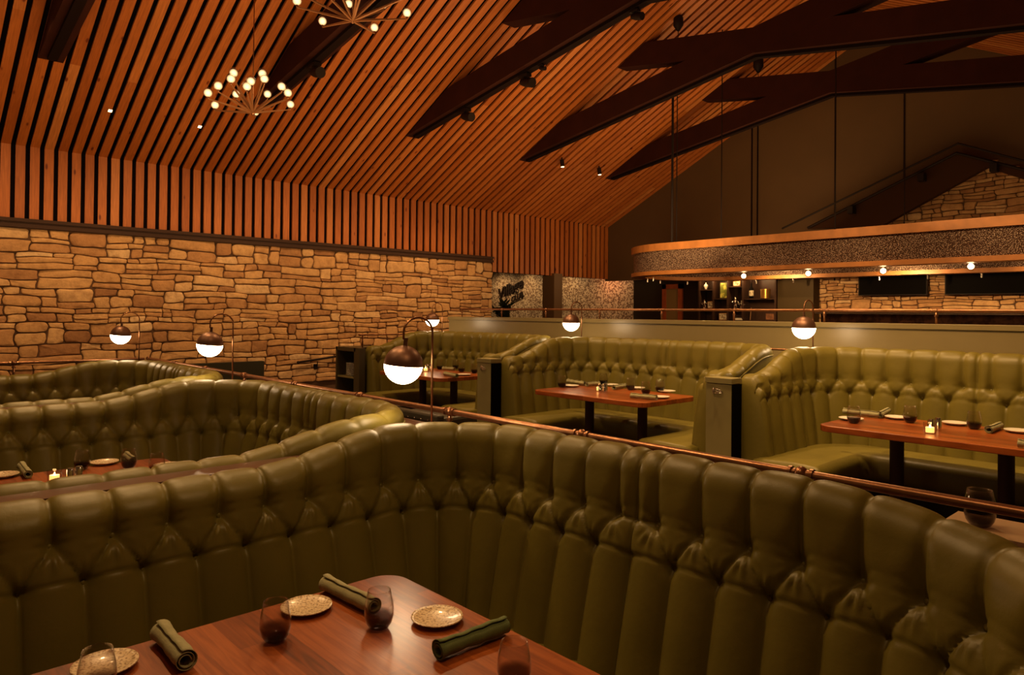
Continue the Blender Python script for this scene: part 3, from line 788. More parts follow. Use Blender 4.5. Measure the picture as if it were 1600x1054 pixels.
    for j, (q, z) in enumerate(sp2):
        SV[:, j, 0] = Pi[:, 0]+(Po[:, 0]-Pi[:, 0])*q-ox; SV[:, j, 1] = Pi[:, 1]+(Po[:, 1]-Pi[:, 1])*q-oy; SV[:, j, 2] = z+zf-oz
    grid_mesh('plinth', SV, M_darkgreen, t)
    return t
PR1 = [0.24, 2.93, 5.62, 8.31]
dlt = 0.21
r1 = dict(x0=-0.9, xb=2.18, zf=0.0, Ha=1.07, Hc=1.18, h1=0.925, h2=0.80, sw0=1.15, sw1=1.85, rec=0.15, sz=0.10)
bd = {}
bd['A'] = booth('large foreground green tufted leather booth wrapping round the nearest table', y1=0.22, y2=PR1[1]-dlt, rn=0.6, yj=1.63, ds=0.0080, zout=0.2, **r1)
bd['B'] = booth('middle left green tufted booth directly behind the foreground booth', y1=PR1[1]+dlt, y2=PR1[2]-dlt, ds=0.011, zout=0.2, **r1)
bd['F'] = booth('farthest left green tufted booth, closest to the stone wall', y1=PR1[2]+dlt, y2=PR1[3]-dlt, ds=0.014, zout=0.2, **r1)
PR2 = [0.12, 2.81, 5.50, 8.19]
r2 = dict(x0=4.875, xseat=4.74, xb=6.0, zf=0.23, Ha=1.255, Hc=1.445, h1=1.18, h2=1.08, sw0=4.95, sw1=5.65, rec=0.09, sz=0.02)
bd['E'] = booth('right-hand green tufted booth, its table cut by the right edge of the picture', y1=PR2[0]+dlt, y2=PR2[1]-dlt, ds=0.012, zout=0.3, **r2)
bd['C'] = booth('middle green tufted booth of the back row, before the olive half wall', y1=PR2[1]+dlt, y2=PR2[2]-dlt, ds=0.012, zout=0.3, **r2)
bd['D'] = booth('farthest green tufted booth of the back row, beside the plate cabinet', y1=PR2[2]+dlt, y2=PR2[3]-dlt-0.04, ds=0.014, zout=0.3, **r2)

# partitions of row 1: core plus walnut cap filling the gap between rounded backs
T = 0.13; r = 0.45; xb = 2.18
pl = ['between the foreground booth and the middle left booth', 'between the middle left booth and the farthest left booth']
for k, P_ in enumerate(PR1[1:3]):
    t = thing('booth_partition', 'dark walnut ledge '+pl[k], 'ledge', (1.0, P_, 0))
    ylo = P_-dlt+T+0.012; yhi = P_+dlt-T-0.012
    MB().box(-1.88, 1.0, ylo-P_, yhi-P_, 0, 1.02).build('core', M_darkgreen, t)
    lo = []; hi = []
    cx = xb-r; R_ = r+T+0.014
    lo.append((-0.9, ylo)); hi.append((-0.9, yhi)); lo.append((cx, ylo)); hi.append((cx, yhi))
    for i in range(1, 16):
        a = PI/2*(1-i/16*0.98)
        lo.append((cx+R_*math.cos(a), P_-dlt-r+R_*math.sin(a))); hi.append((cx+R_*math.cos(a), P_+dlt+r-R_*math.sin(a)))
    xw = 2.336
    poly = lo+[(xw, lo[-1][1]-0.05), (xw, hi[-1][1]+0.05)]+hi[::-1]
    MB().prism([(x-1.0, y-P_) for x, y in poly], 1.02, 1.05).build('cap', M_cap, t)
# half wall behind row 1
hw = MB().box(2.345, 2.46, -1.3, 8.75, 0, 1.02)
hwo = struct(hw, 'wall_terrace', M_darkgreen)
struct(MB().box(2.34, 2.475, -1.3, 8.80, 1.02, 1.05), 'trim_3', M_cap)
struct(MB().box(-1.5, 2.345, 8.64, 8.75, 0, 0.95), 'wall_terrace_left', M_darkgreen)
# fill between booth F and terrace wall top
# posts of row 2 and partition
def purse_hook(t, x, y, z):
    MB().tube([(x, y+0.035, z+0.03), (x-0.012, y+0.035, z), (x, y+0.035, z-0.03)], [0.005, 0.008, 0.005], 8).build('hook_plate', M_silver, t, smooth=True)
    mb = MB()
    for dz in (0.018, 0.0, -0.018):
        mb.tube([(x-0.008, y+0.033, z+dz), (x-0.022, y, z+dz*0.8+0.004), (x-0.02, y-0.03, z+dz*0.55), (x-0.006, y-0.042, z+dz*0.2-0.006)], 0.0045, 8)
    mb.build('hook', M_silver, t, smooth=True)
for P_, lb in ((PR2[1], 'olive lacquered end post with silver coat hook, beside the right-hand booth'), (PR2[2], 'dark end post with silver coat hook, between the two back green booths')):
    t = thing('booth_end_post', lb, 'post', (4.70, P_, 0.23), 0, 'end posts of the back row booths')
    z1 = 1.235-0.23
    MB().box(0.006, 0.14, -0.108, 0.108, 0, z1-0.045).build('panel', M_post, t, bevel=0.003)
    MB().box(0.0, 0.145, -0.112, 0.112, z1-0.042, z1).build('cap', M_post, t, bevel=0.003)
    MB().box(0.145, 1.30, -0.066, 0.066, 0, z1-0.05).build('partition', M_darkgreen, t)
    MB().box(0.004, 0.142, -0.1115, -0.1085, 0, z1-0.046).build('side_shade', M_black, t)  # near-black sheet standing in for shade on the post's side
    purse_hook(t, 0.0, -0.0, z1-0.10)
# half wall and rail behind row 2
struct(MB().box(6.16, 6.36, -1.3, 8.1, 0.23, 1.22), 'wall_terrace_back', M_darkgreen)
struct(MB().box(5.65, 6.17, PR2[1]-0.25, PR2[1]+0.25, 1.18, 1.24).box(5.65, 6.17, PR2[2]-0.25, PR2[2]+0.25, 1.18, 1.24).box(6.1, 6.4, PR2[3]-0.2, PR2[3]+0.3, 1.18, 1.24), 'trim_4', M_darkgreen)

# handrails
def rail(label, pts, posts, rad, zb, ball=0.026, group=None, zmat=M_brass, post_r=0.011):
    t = thing('handrail', label, 'handrail', (posts[0][0], posts[0][1], zb), 0, group)
    o_ = t.location
    MB().tube([Vector(p)-o_ for p in pts], rad, 14).build('top_rail', zmat, t, smooth=True, auto=0.7)
    for p in posts:
        zt = p[2] if len(p) > 2 else pts[0][2]
        q = Vector((p[0], p[1], zt))-o_
        MB().tube([(q.x, q.y, 0.0), (q.x, q.y, q.z)], post_r, 10).build('post', M_brass, t, smooth=True)
        j = MB().sphere(q, ball, 14, 8)
        d = (Vector(pts[1])-Vector(pts[0])).normalized()
        for s_ in (1.0, -1.0):
            j.tube([q+d*s_*0.032, q+d*s_*0.044], rad*1.35, 14)
        j.tube([(q.x, q.y, q.z-0.05), (q.x, q.y, q.z-0.035)], post_r*1.6, 12)
        j.build('rail_joint', M_brass, t, smooth=True, auto=0.8)
    return t
XR = 2.42
yr = [0.1, 1.12, 2.14, 3.12, 4.08, 5.02, 5.98, 6.9, 7.8, 8.70]
rail('long aged brass handrail running behind the three left-hand booths', [(XR, -1.3, 1.15), (XR, 8.70, 1.15)], [(XR, y) for y in yr], 0.0165, 1.05)
rail('thin brass handrail in front of the stone wall at far left', [(XR-0.05, 8.70, 1.15), (-1.4, 8.70, 1.15)], [(1.15, 8.70), (0.2, 8.70)], 0.0145, 0.95)
rb = rail('brass handrail behind the back row booths', [(6.27, -1.2, 1.39), (6.27, 8.0, 1.39)], [(6.27, 2.62), (6.27, -0.1), (6.27, 5.3), (6.27, 7.9)], 0.010, 1.22, ball=0.016)
rail('short brass handrail above the plate cabinet', [(4.80, 8.15, 1.40), (6.2, 8.15, 1.40)], [(4.86, 8.15), (6.0, 8.15)], 0.011, 1.235, ball=0.017)
# knee wall to the bar level
struct(MB().box(6.5, 6.62, -1.34, 8.42, 0.23, 1.60), 'wall_bar_front', M_knee)
struct(MB().box(6.488, 6.66, -1.34, 8.44, 1.60, 1.645), 'trim_5', M_knee, bevel=0.003)
XK = 6.60
pys = []
for px in (722, 784, 853, 937, 1034, 1147, 1288, 1463):
    pys.append(atx(px, 490, XK).y)
rail('brass handrail along the top of the olive half wall before the bar', [(XK, -1.3, 1.757), (XK, pys[0], 1.757)], [(XK, y) for y in pys], 0.0135, 1.645, ball=0.018, post_r=0.010)

# service cabinet with plates
t = thing('plate_cabinet', 'dark open-shelf cabinet holding a stack of plates, against the stone wall', 'cabinet', (4.72, 8.24, 0.23))
y0, y1 = 7.98-8.24, 8.60-8.24
zt = 1.235-0.23
y0 += 0.11
MB().box(0, 0.5, y0, y0+0.035, 0, zt).box(0, 0.5, y1-0.035, y1, 0, zt).box(0.47, 0.5, y0, y1, 0, zt).box(0, 0.09, y0-0.10, y0, 0, zt).box(0, 0.5, y0, y1, zt-0.05, zt).box(0, 0.5, y0, y1, 0, 0.1).build('carcass', simple('cabinet_olive', (0.075, 0.058, 0.024), 0.5), t)
for zz in (0.35, 0.62): MB().box(0.01, 0.47, y0+0.035, y1-0.035, zz-0.02, zz).build('shelf', M_post, t)
for k in range(9):
    z = 0.23+0.62+0.002+k*0.019
    o = MB().lathe([(0.001, 0), (0.06, 0), (0.125, 0.014), (0.123, 0.0175), (0.06, 0.004), (0.001, 0.004)], 28).build('plate', M_platew, None, smooth=True)
    o.location = (4.87, 8.335, z)
    tag(o, 'cream dinner plate in the cabinet stack, '+['bottom of the pile', 'second from the bottom', 'third from the bottom', 'fourth from the bottom', 'fifth, at the middle of the pile', 'fourth from the top', 'third from the top', 'second from the top', 'topmost of the pile'][k], 'plate', 'plates stacked in the cabinet')
# wall handrail on stone
t = thing('wall_handrail', 'short steel handrail fixed to the stone wall left of the plate cabinet', 'handrail', (6.3, YS-0.10, 1.0))
pa = aty(466, 566, YS-0.1); pb = aty(560, 551, YS-0.1)
MB().tube([pa-t.location, pb-t.location], 0.018, 10).build('bar', M_blk, t, smooth=True)
MB().sphere(pa-t.location, 0.026).build('end_knob', M_blk, t, smooth=True)
pc = aty(496, 566, YS-0.1)-t.location
MB().tube([pc+Vector((0, 0, 0.02)), pc+Vector((0, 0, -0.05)), pc+Vector((0, 0.1, -0.07))], 0.009, 8).box(pc.x-0.035, pc.x+0.035, 0.055, 0.075, pc.z-0.12, pc.z-0.03).build('bracket', M_blk, t)
# dark low stair wall in front of the stone
pa = aty(300, 568, 10.6); pb = aty(411, 563.5, 10.6)
o = MB().box(pa.x-0.5, pb.x, 10.55, 10.65, 0, pb.z).build('stair_wall', M_darkgreen, None, bevel=0.004)
tag(o, 'dark green low stair wall standing before the stone wall', 'low wall')

# studded chair by the back booth, pale block
t = thing('studded_chair', 'dark leather chair back with a row of nailheads, behind the big globe lamp', 'chair', (4.05, 6.35, 0.23), 0)
pt = [atx(614, 635, 4.0), atx(682, 648, 4.0)]
ya, yb = pt[1].y-6.35, pt[0].y-6.35
zc = pt[0].z-0.23-0.01
M_chair = simple('studded_leather', (0.05, 0.045, 0.03), 0.5)
MB().box(-0.04, 0.05, ya, yb, 0.42, zc).build('backrest', M_chair, t, bevel=0.02)
MB().box(0.0, 0.46, ya, yb, 0.36, 0.47).build('seat', M_chair, t, bevel=0.03)
for sx in (0.0, 0.42):
    for sy in (ya+0.02, yb-0.06): MB().box(sx-0.0, sx+0.04, sy, sy+0.04, 0, 0.37).build('leg', M_blk, t)
mb = MB()
for k in range(7): mb.sphere((-0.042, yb-0.04-(yb-ya-0.08)*k/6, zc-0.06), 0.007, 8, 6)
for k in range(1, 4): mb.sphere((-0.042, yb-0.04, zc-0.06-0.05*k), 0.007, 8, 6); mb.sphere((-0.042, ya+0.04, zc-0.06-0.05*k), 0.007, 8, 6)
mb.build('nailheads', M_silver, t, smooth=True)
t = thing('pale_stool', 'small pale wooden stool with a dark lid between the middle left booth and studded chair', 'stool', (4.0, 6.85, 0.23))
ps = [atx(596, 634, 4.0), atx(612, 637, 4.0)]
M_pale = simple('pale_birch', (0.62, 0.42, 0.24), 0.5, noise=0.08)
MB().box(0.0, 0.2, ps[1].y-6.85, ps[0].y-6.85, 0, ps[0].z-0.23-0.03).build('body', M_pale, t, bevel=0.004)
MB().box(-0.003, 0.2, (ps[1].y+ps[0].y)/2-6.85, ps[0].y-6.85+0.004, ps[0].z-0.23-0.06, ps[0].z-0.23).build('lid', M_chair, t, bevel=0.004)

# ------------------------------------------------------------------ tables
def table(label, cx, cy, wx, wy, ztop, zf, legs, grain_y=False):
    t = thing('dining_table', label, 'table', (cx, cy, zf), 0, 'wooden booth tables')
    th = 0.042
    rot = PI/2 if grain_y else 0
    if grain_y: poly = rrect(-wy/2, wy/2, -wx/2, wx/2, 0.09, 8)
    else: poly = rrect(-wx/2, wx/2, -wy/2, wy/2, 0.09, 8)
    o = MB().prism(poly, -th, 0).build('tabletop', M_table, t, bevel=0.005); o.location = (0, 0, ztop-zf); o.rotation_euler = (0, 0, rot)
    for (lx, ly) in legs:
        MB().tube([(lx, ly, 0.012), (lx, ly, ztop-zf-th)], 0.044, 20).build('leg', M_trim, t, smooth=True, auto=0.7)
        MB().lathe([(0.001, 0), (0.21, 0), (0.21, 0.008), (0.05, 0.02), (0.001, 0.02)], 28, (lx, ly, 0)).build('foot', M_trim, t, smooth=True, auto=0.6)
    return t
table('nearest wooden table, set with smoked glasses and napkins, inside the foreground booth', 0.42, 1.58, 2.06, 1.24, 0.75, 0, [(0.62, 0), (-0.6, 0)], True)
table('wooden table with the lit candle inside the middle left booth', 0.42, 1.58+2.69, 2.06, 1.24, 0.75, 0, [(0.62, 0), (-0.6, 0)], True)
table('table inside the farthest left booth, hidden behind the middle booth', 0.42, 1.58+5.38, 2.06, 1.24, 0.75, 0, [(0.62, 0), (-0.6, 0)])
XT = 4.68+0.40
table('wooden table of the right-hand booth, cut by the right edge', XT, 1.42, 0.80, 1.30, 0.98, 0.23, [(0.08, 0.31), (0.08, -0.31)], True)
table('wooden table of the middle back booth', XT, 4.13, 0.80, 1.30, 0.98, 0.23, [(0.05, 0.31), (0.05, -0.31)], True)
table('wooden table of the farthest back booth, behind the big globe lamp', XT, 6.85, 0.80, 1.30, 0.98, 0.23, [(0.05, 0.31), (0.05, -0.31)], True)

# tableware
def lathe_smooth(prof, n=4):
    return prof
gp = [(0.001, 0.0), (0.020, 0.0), (0.030, 0.006), (0.0385, 0.02), (0.0435, 0.04), (0.044, 0.055), (0.042, 0.075), (0.038, 0.095), (0.034, 0.115)]
gi = [(0.0322, 0.115), (0.0363, 0.095), (0.0403, 0.075), (0.0423, 0.055), (0.0415, 0.04), (0.036, 0.023), (0.026, 0.012), (0.001, 0.010)]
glass0 = MB().lathe(gp+gi, 36).build('stemless_glass', M_glass, None, smooth=True)
gused = [0]
def glass(px, py, z, label, group):
    p = atz(px, py, z)
    o = glass0 if not gused[0] else glass0.copy()
    if gused[0]: COL.objects.link(o)
    gused[0] = 1
    o.location = (p.x, p.y, z+0.0005); tag(o, label, 'glass', group); return o
pp_ = [(0.001, 0.004), (0.045, 0.0035), (0.05, 0.0), (0.054, 0.0035), (0.072, 0.011), (0.080, 0.015), (0.0795, 0.018), (0.070, 0.0145), (0.052, 0.0085), (0.001, 0.0075)]
plate0 = MB().lathe(pp_, 48).build('side_plate', M_plate, None, smooth=True); pused = [0]
plate1 = MB().lathe(pp_, 40).build('side_plate', M_platew, None, smooth=True); p1used = [0]
def plate(px, py, z, label, group, spk=True):
    p = atz(px, py, z+0.01); src, fl = (plate0, pused) if spk else (plate1, p1used)
    o = src if not fl[0] else src.copy()
    if fl[0]: COL.objects.link(o)
    fl[0] = 1
    o.location = (p.x, p.y, z+0.0005); o.rotation_euler = (0, 0, random.uniform(0, 6)); tag(o, label, 'plate', group); return o
def napkin(pa, pb, z, label, group, mat=M_nap, R=0.024):
    """rolled napkin from pixel a to pixel b; spiral roll"""
    A_ = atz(pa[0], pa[1], z+R); B_ = atz(pb[0], pb[1], z+R)
    L_ = (B_-A_).length; d = (B_-A_)/L_
    n_l = 14; th = np.linspace(0, 2*PI*2.3, 46)
    V = np.zeros((n_l, len(th), 3))
    for i in range(n_l):
        u = i/(n_l-1)-0.5
        fl = 1+0.10*(2*u)**2+0.05*math.sin(u*9)
        for j, a in enumerate(th):
            rr = R*(0.45+0.55*a/th[-1])*fl
            V[i, j] = (u*L_, rr*math.cos(a), rr*0.92*math.sin(a)+0.0015*math.sin(u*23+a))
    me = grid_mesh('rolled_napkin', V, mat)
    zmin = V[:, :, 2].min()
    me.location = ((A_.x+B_.x)/2, (A_.y+B_.y)/2, z-zmin+0.002)
    me.rotation_euler = (0, 0, math.atan2(d.y, d.x))
    md = me.modifiers.new('thickness', 'SOLIDIFY'); md.thickness = 0.0016; md.offset = 1
    tag(me, label, 'napkin', group); return me
def candle(px, py, z, label):
    p = atz(px, py, z)
    t = thing('candle_holder', label, 'candle', (p.x, p.y, z), 0, 'glass candle holders')
    MB().lathe([(0.001, 0), (0.030, 0), (0.034, 0.005), (0.037, 0.068), (0.034, 0.068), (0.031, 0.008), (0.001, 0.007)], 24).build('glass_cup', M_clear, t, smooth=True, auto=0.8)
    MB().lathe([(0.001, 0.009), (0.024, 0.009), (0.024, 0.040), (0.001, 0.038)], 20).build('wax', M_candle, t, smooth=True, auto=0.8)
    MB().sphere((0, 0, 0.047), 0.0035, 8, 8, 2.2).build('flame', M_bulb, t, smooth=True)
    li = bpy.data.lights.new('candle_light', 'POINT'); li.energy = 0.12; li.color = (1, .5, .16); li.shadow_soft_size = 0.01
    lo = bpy.data.objects.new('candle_light', li); COL.objects.link(lo); lo.location = (p.x, p.y, z+0.062)
def shakers(px, py, z, label):
    p = atz(px, py, z)
    t = thing('cruet_stand', label, 'condiment holder', (p.x, p.y, z), 0, 'steel condiment holders')
    for (dx, dy, h) in ((0, 0, 0.085), (-0.035, 0.03, 0.075)):
        MB().lathe([(0.001, 0), (0.019, 0), (0.019, h-0.01), (0.015, h), (0.001, h)], 20, (dx, dy, 0)).build('shaker', M_silver, t, smooth=True, auto=0.6)
    MB().lathe([(0.001, 0), (0.016, 0), (0.016, 0.06), (0.001, 0.06)], 16, (0.03, 0.03, 0)).build('jar', M_clear, t, smooth=True, auto=0.6)
g1 = 'glasses on the nearest table'
glass(430, 1001, 0.75, 'smoked stemless glass at centre-left of the nearest table, before a speckled plate', g1)
glass(592, 981, 0.75, 'smoked stemless glass touching the napkin near the far corner of the nearest table', g1)
glass(803, 1072, 0.75, 'smoked stemless glass cut by the bottom edge, right of the nearest table', g1)
glass(151, 1087, 0.75, 'smoked stemless glass in front of the leftmost speckled plate', g1)
g2 = 'speckled plates on the nearest table'
plate(479, 948, 0.75, 'speckled plate between two glasses, beside the far edge of the nearest table', g2)
plate(683, 965, 0.75, 'speckled plate nearest the table corner, beside the dark green napkin', g2)
plate(164, 1039, 0.75, 'leftmost speckled plate, cut by the bottom edge of the picture', g2)
g3 = 'rolled napkins on the nearest table'
napkin((508, 910), (585, 947), 0.75, 'rolled sage napkin lying behind the glass at the far table corner', g3, M_nap2, 0.028)
napkin((250, 985), (291, 1032), 0.75, 'short rolled sage napkin at left, end pointing at the viewer', g3, M_nap2, 0.030)
napkin((684, 1016), (790, 976), 0.75, 'long dark green rolled napkin by the right edge of the nearest table', g3, M_nap, 0.027)
z = 0.75; g = 'settings on the middle left table'
glass(128, 733, z, 'smoked glass beside the candle on the middle left table', g)
glass(201, 731, z, 'smoked glass with a napkin seen through it on the middle left table', g)
glass(245, 739, z, 'smoked glass half hidden by the ledge on the middle left table', g)
plate(163, 722, z, 'plate between two smoked glasses on the middle left table', g)
plate(262, 727, z, 'plate half hidden behind the ledge near the corner of the middle left table', g)
plate(4, 742, z, 'plate cut by the left edge on the middle left table', g)
napkin((33, 727), (44, 741), z, 'rolled sage napkin beside the left plate of the middle left table', g, M_nap2)
napkin((197, 711), (208, 719), z, 'small rolled napkin behind the glass on the middle left table', g, M_nap2)
candle(85, 753, z, 'lit candle in a glass cup on the middle left table')
shakers(123, 752, z, 'steel shakers beside the candle on the middle left table')
z = 0.98; g = 'settings on the middle back table'
glass(878, 605, z, 'smoked glass at the left end of the middle back table', g)
glass(943, 601, z, 'smoked glass behind the steel shakers on the middle back table', g)
glass(985, 609, z, 'smoked glass at centre right of the middle back table', g)
glass(1009, 616, z, 'smoked glass by the front napkin on the middle back table', g)
glass(1031, 612, z, 'rightmost smoked glass on the middle back table', g)
plate(892, 602.5, z, 'pale plate at the left end of the middle back table', g, False)
plate(954, 601, z, 'pale plate behind the shakers on the middle back table', g, False)
plate(995, 606, z, 'pale plate behind the glass at centre right of the middle back table', g, False)
plate(1042, 611, z, 'pale plate at the right end of the middle back table', g, False)
plate(1032, 620, z, 'pale plate peeking out behind the front napkin of the middle back table', g, False)
napkin((887, 595), (914, 599), z, 'rolled napkin behind the left glass of the middle back table', g, M_nap2)
napkin((917, 600), (936, 598.5), z, 'rolled napkin left of the shakers on the middle back table', g, M_nap2)
napkin((959, 605), (977, 602), z, 'rolled napkin right of the shakers on the middle back table', g, M_nap2)
napkin((986, 617.5), (1026, 621), z, 'long rolled napkin at the front edge of the middle back table', g, M_nap2)
candle(936, 611, z, 'lit candle in a glass cup on the middle back table')
shakers(946, 613, z, 'steel shakers beside the candle on the middle back table')
g = 'settings on the right-hand table'
glass(1334, 661, z, 'smoked glass at the left end of the right-hand table', g)
glass(1422, 660, z, 'smoked glass at the middle of the right-hand table', g)
glass(1522, 670, z, 'smoked glass right of the candle on the right-hand table', g)
plate(1330, 654, z, 'pale plate behind the left glass of the right-hand table', g, False)
plate(1402, 652, z, 'pale plate beside the middle glass of the right-hand table', g, False)
plate(1493, 661, z, 'pale plate right of the steel shakers on the right-hand table', g, False)
plate(1592, 673, z, 'pale plate cut by the right edge on the right-hand table', g, False)
napkin((1318, 642), (1375, 648), z, 'long rolled napkin at the left end of the right-hand table', g, M_nap2)
napkin((1374, 648), (1388, 641), z, 'short rolled napkin end on, beside the long one of the right-hand table', g, M_nap2)
napkin((1545, 671), (1563, 664), z, 'rolled napkin near the right edge, beside a plate of the right-hand table', g, M_nap2)
napkin((1591, 692), (1616, 695), z, 'rolled napkin cut by the right edge at the front of the right-hand table', g, M_nap2)
candle(1453, 677, z, 'lit candle in a glass cup on the right-hand table')
shakers(1466, 673, z, 'steel shakers beside the candle on the right-hand table')
g = 'settings on the farthest table'
glass(687, 577, z, 'smoked glass beside the lamp pole on the farthest table', g)
glass(712, 576, z, 'smoked glass at the middle of the farthest table', g)
glass(721, 581, z, 'smoked glass at the front right of the farthest table', g)
glass(741, 583, z, 'smoked glass half hidden by the dark end post on the farthest table', g)
plate(725, 585, z, 'pale plate near the corner of the farthest table', g, False)
napkin((695, 583), (714, 587), z, 'rolled napkin at the front of the farthest table', g, M_nap2)
napkin((692, 575), (710, 576), z, 'rolled napkin behind the glasses of the farthest table', g, M_nap2)
candle(665, 580, z, 'lit candle in a glass cup on the farthest table, beside the globe lamp')
shakers(673, 578, z, 'steel shakers between the globe lamp and its pole on the farthest table')
t = thing('service_ledge', 'pale wooden ledge under the handrail at the right edge of the picture', 'ledge', (2.6, -0.2, 0.23))
MB().box(-0.12, 0.12, -1.0, 0.92, 0.79, 0.82).build('top', M_pale, t)
MB().box(-0.10, 0.10, -1.0, 0.90, 0.0, 0.79).build('body', M_darkgreen, t)
glass(1531, 822, 1.05, 'smoked glass standing on the ledge under the long brass handrail', 'glass on the ledge')

# ------------------------------------------------------------------ bar canopy
XC0, XC1 = 10.6, 13.3; YC = 7.45; RC = (XC1-XC0)/2; XCM = (XC0+XC1)/2
zb_, zt_ = CAMZ+0.725, CAMZ+1.29
t = thing('bar_canopy', 'long hanging bar canopy of cedar rims and metal mesh with rounded end', 'canopy', (XCM, 3.0, zb_))
ox, oy, oz = t.location
def track(off, yend=-1.3, n=28):
    pts = [(XC0-off, yend), (XC0-off, 4.0)]
    for i in range(n+1):
        a = PI-PI*i/n; pts.append((XCM+(RC+off)*math.cos(a), YC+(RC+off)*math.sin(a)))
    pts += [(XC1+off, 4.0), (XC1+off, yend)]
    return pts
def band(o0, o1, z0, z1, name, mat, parent=t):
    a = track(o0); b_ = track(o1); n = len(a); vs = []
    for (p, q) in zip(a, b_):
        vs += [(p[0]-ox, p[1]-oy, z0-oz), (q[0]-ox, q[1]-oy, z0-oz), (q[0]-ox, q[1]-oy, z1-oz), (p[0]-ox, p[1]-oy, z1-oz)]
    fs = []
    for i in range(n-1):
        for k in range(4):
            fs.append((i*4+k, i*4+(k+1) % 4, (i+1)*4+(k+1) % 4, (i+1)*4+k))
    fs += [(0, 1, 2, 3), ((n-1)*4+3, (n-1)*4+2, (n-1)*4+1, (n-1)*4)]
    return MB().add(vs, fs).build(name, mat, parent)
def mesh_mat():
    m, nt, b = newmat('perforated_metal_mesh')
    tc = N(nt, 'ShaderNodeTexCoord')
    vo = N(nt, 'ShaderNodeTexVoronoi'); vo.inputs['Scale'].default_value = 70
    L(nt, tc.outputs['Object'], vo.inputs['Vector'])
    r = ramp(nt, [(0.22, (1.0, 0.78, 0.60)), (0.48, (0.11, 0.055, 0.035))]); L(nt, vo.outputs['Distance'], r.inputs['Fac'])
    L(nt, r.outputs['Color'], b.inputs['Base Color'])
    b.inputs['Metallic'].default_value = 0.35; b.inputs['Roughness'].default_value = 0.35
    bp = N(nt, 'ShaderNodeBump'); bp.inputs['Strength'].default_value = 1.0; bp.inputs['Distance'].default_value = 0.02
    L(nt, vo.outputs['Distance'], bp.inputs['Height']); L(nt, bp.outputs['Normal'], b.inputs['Normal'])
    return m
M_mesh = mesh_mat()
band(-0.10, 0.05, zt_-0.13, zt_, 'top_rim', M_orange)
band(-0.03, 0.0, zb_+0.07, zt_-0.13, 'mesh_band', M_mesh)
band(-0.22, 0.05, zb_, zb_+0.07, 'bottom_rim', M_orange)
o = band(-0.10, -0.06, zb_+0.20, zb_+0.225, 'inner_shelf', M_silver)
o = band(-0.20, -0.18, zb_+0.071, zb_+0.20, 'inner_mesh', M_mesh)
# glow panel seen through mesh (small lit sign/lantern inside left) 
for (px, xx) in ((1050, XC0), (1057, XC0+0.25), (1127, XC0+0.0), (1305, XC0), (1413, XC1-0.2)):
    p = atx(px, 350, xx); ztp = roofz(p.y)
    o = MB().tube([(0, 0, 0), (0, 0, ztp-zt_+0.02)], 0.022 if px == 1050 else 0.0095, 8).build('hanging_rod', M_blk, t)
    o.location = (xx-ox, p.y-oy, zt_-oz)
# cable canopies on roof
for (px, py, lb) in ((1060, 40, 'black teardrop cable mount above the fourth truss at upper right'), (1185, 105, 'black teardrop cable mount between the fourth and fifth truss')):
    p = roof_at(px, py-14)
    t2 = thing('cable_mount', lb, 'ceiling mount', p, 0, 'cable mounts on the roof slats')
    s_ = p.length*0.0058
    MB().lathe([(0.001, 0.02), (0.5*s_, 0.02), (1.0*s_, -0.3*s_), (1.05*s_, -1.8*s_), (0.3*s_, -3.0*s_), (0.001, -3.1*s_)], 16).build('body', M_blk, t2, smooth=True, auto=0.8)
    MB().tube([(0, 0, -3*s_), (0, 0, -10*s_)], 0.007, 6).build('cable', M_blk, t2)
# canopy globe bulbs and small spots
for k, px in enumerate((1162, 1263, 1380, 1517)):
    p = atx(px, (431, 427, 423, 416)[k], XC0+0.3)
    t3 = thing('bar_bulb', 'round lit bulb under the bar canopy, '+['leftmost of four', 'second from left', 'third from left', 'rightmost of four'][k], 'light bulb', (p.x, p.y, p.z), 0, 'bulbs under the bar canopy')
    MB().sphere((0, 0, 0), 0.056, 18, 12).build('glass_globe', M_clear, t3, smooth=True)
    MB().sphere((0, 0, 0), 0.038, 16, 12).build('bulb', M_bulbbar, t3, smooth=True)
    MB().tube([(0, 0, 0.05), (0, 0, 0.12), (-0.10, 0, 0.16)], 0.012, 8).build('arm', M_brass, t3, smooth=True)
for k, (px, py, xx) in enumerate(((1012, 434, 11.6), (1021, 431, 11.3), (1032, 437, 12.2), (1074, 438, 13.1), (1182, 437, 13.4), (1240, 437, 13.4), (1374, 433, 13.4), (1450, 431, 13.4), (1534, 428, 13.4))):
    p = atx(px, py, xx)
    o = MB().tube([(0, 0, -0.035), (0, 0, 0.035)], 0.016, 10).build('mini_spot', M_silver); o.location = (xx, p.y, zb_-0.035)
    tag(o, 'tiny steel spot under the bar canopy rim, '+['first from the left end', 'second from the left end', 'third from the left end', 'fourth from the left, left of the door', 'above the shelf bottle', 'above the dark panel', 'above the left screen', 'between the two screens', 'above the right screen'][k], 'spotlight', 'mini spots under the canopy')

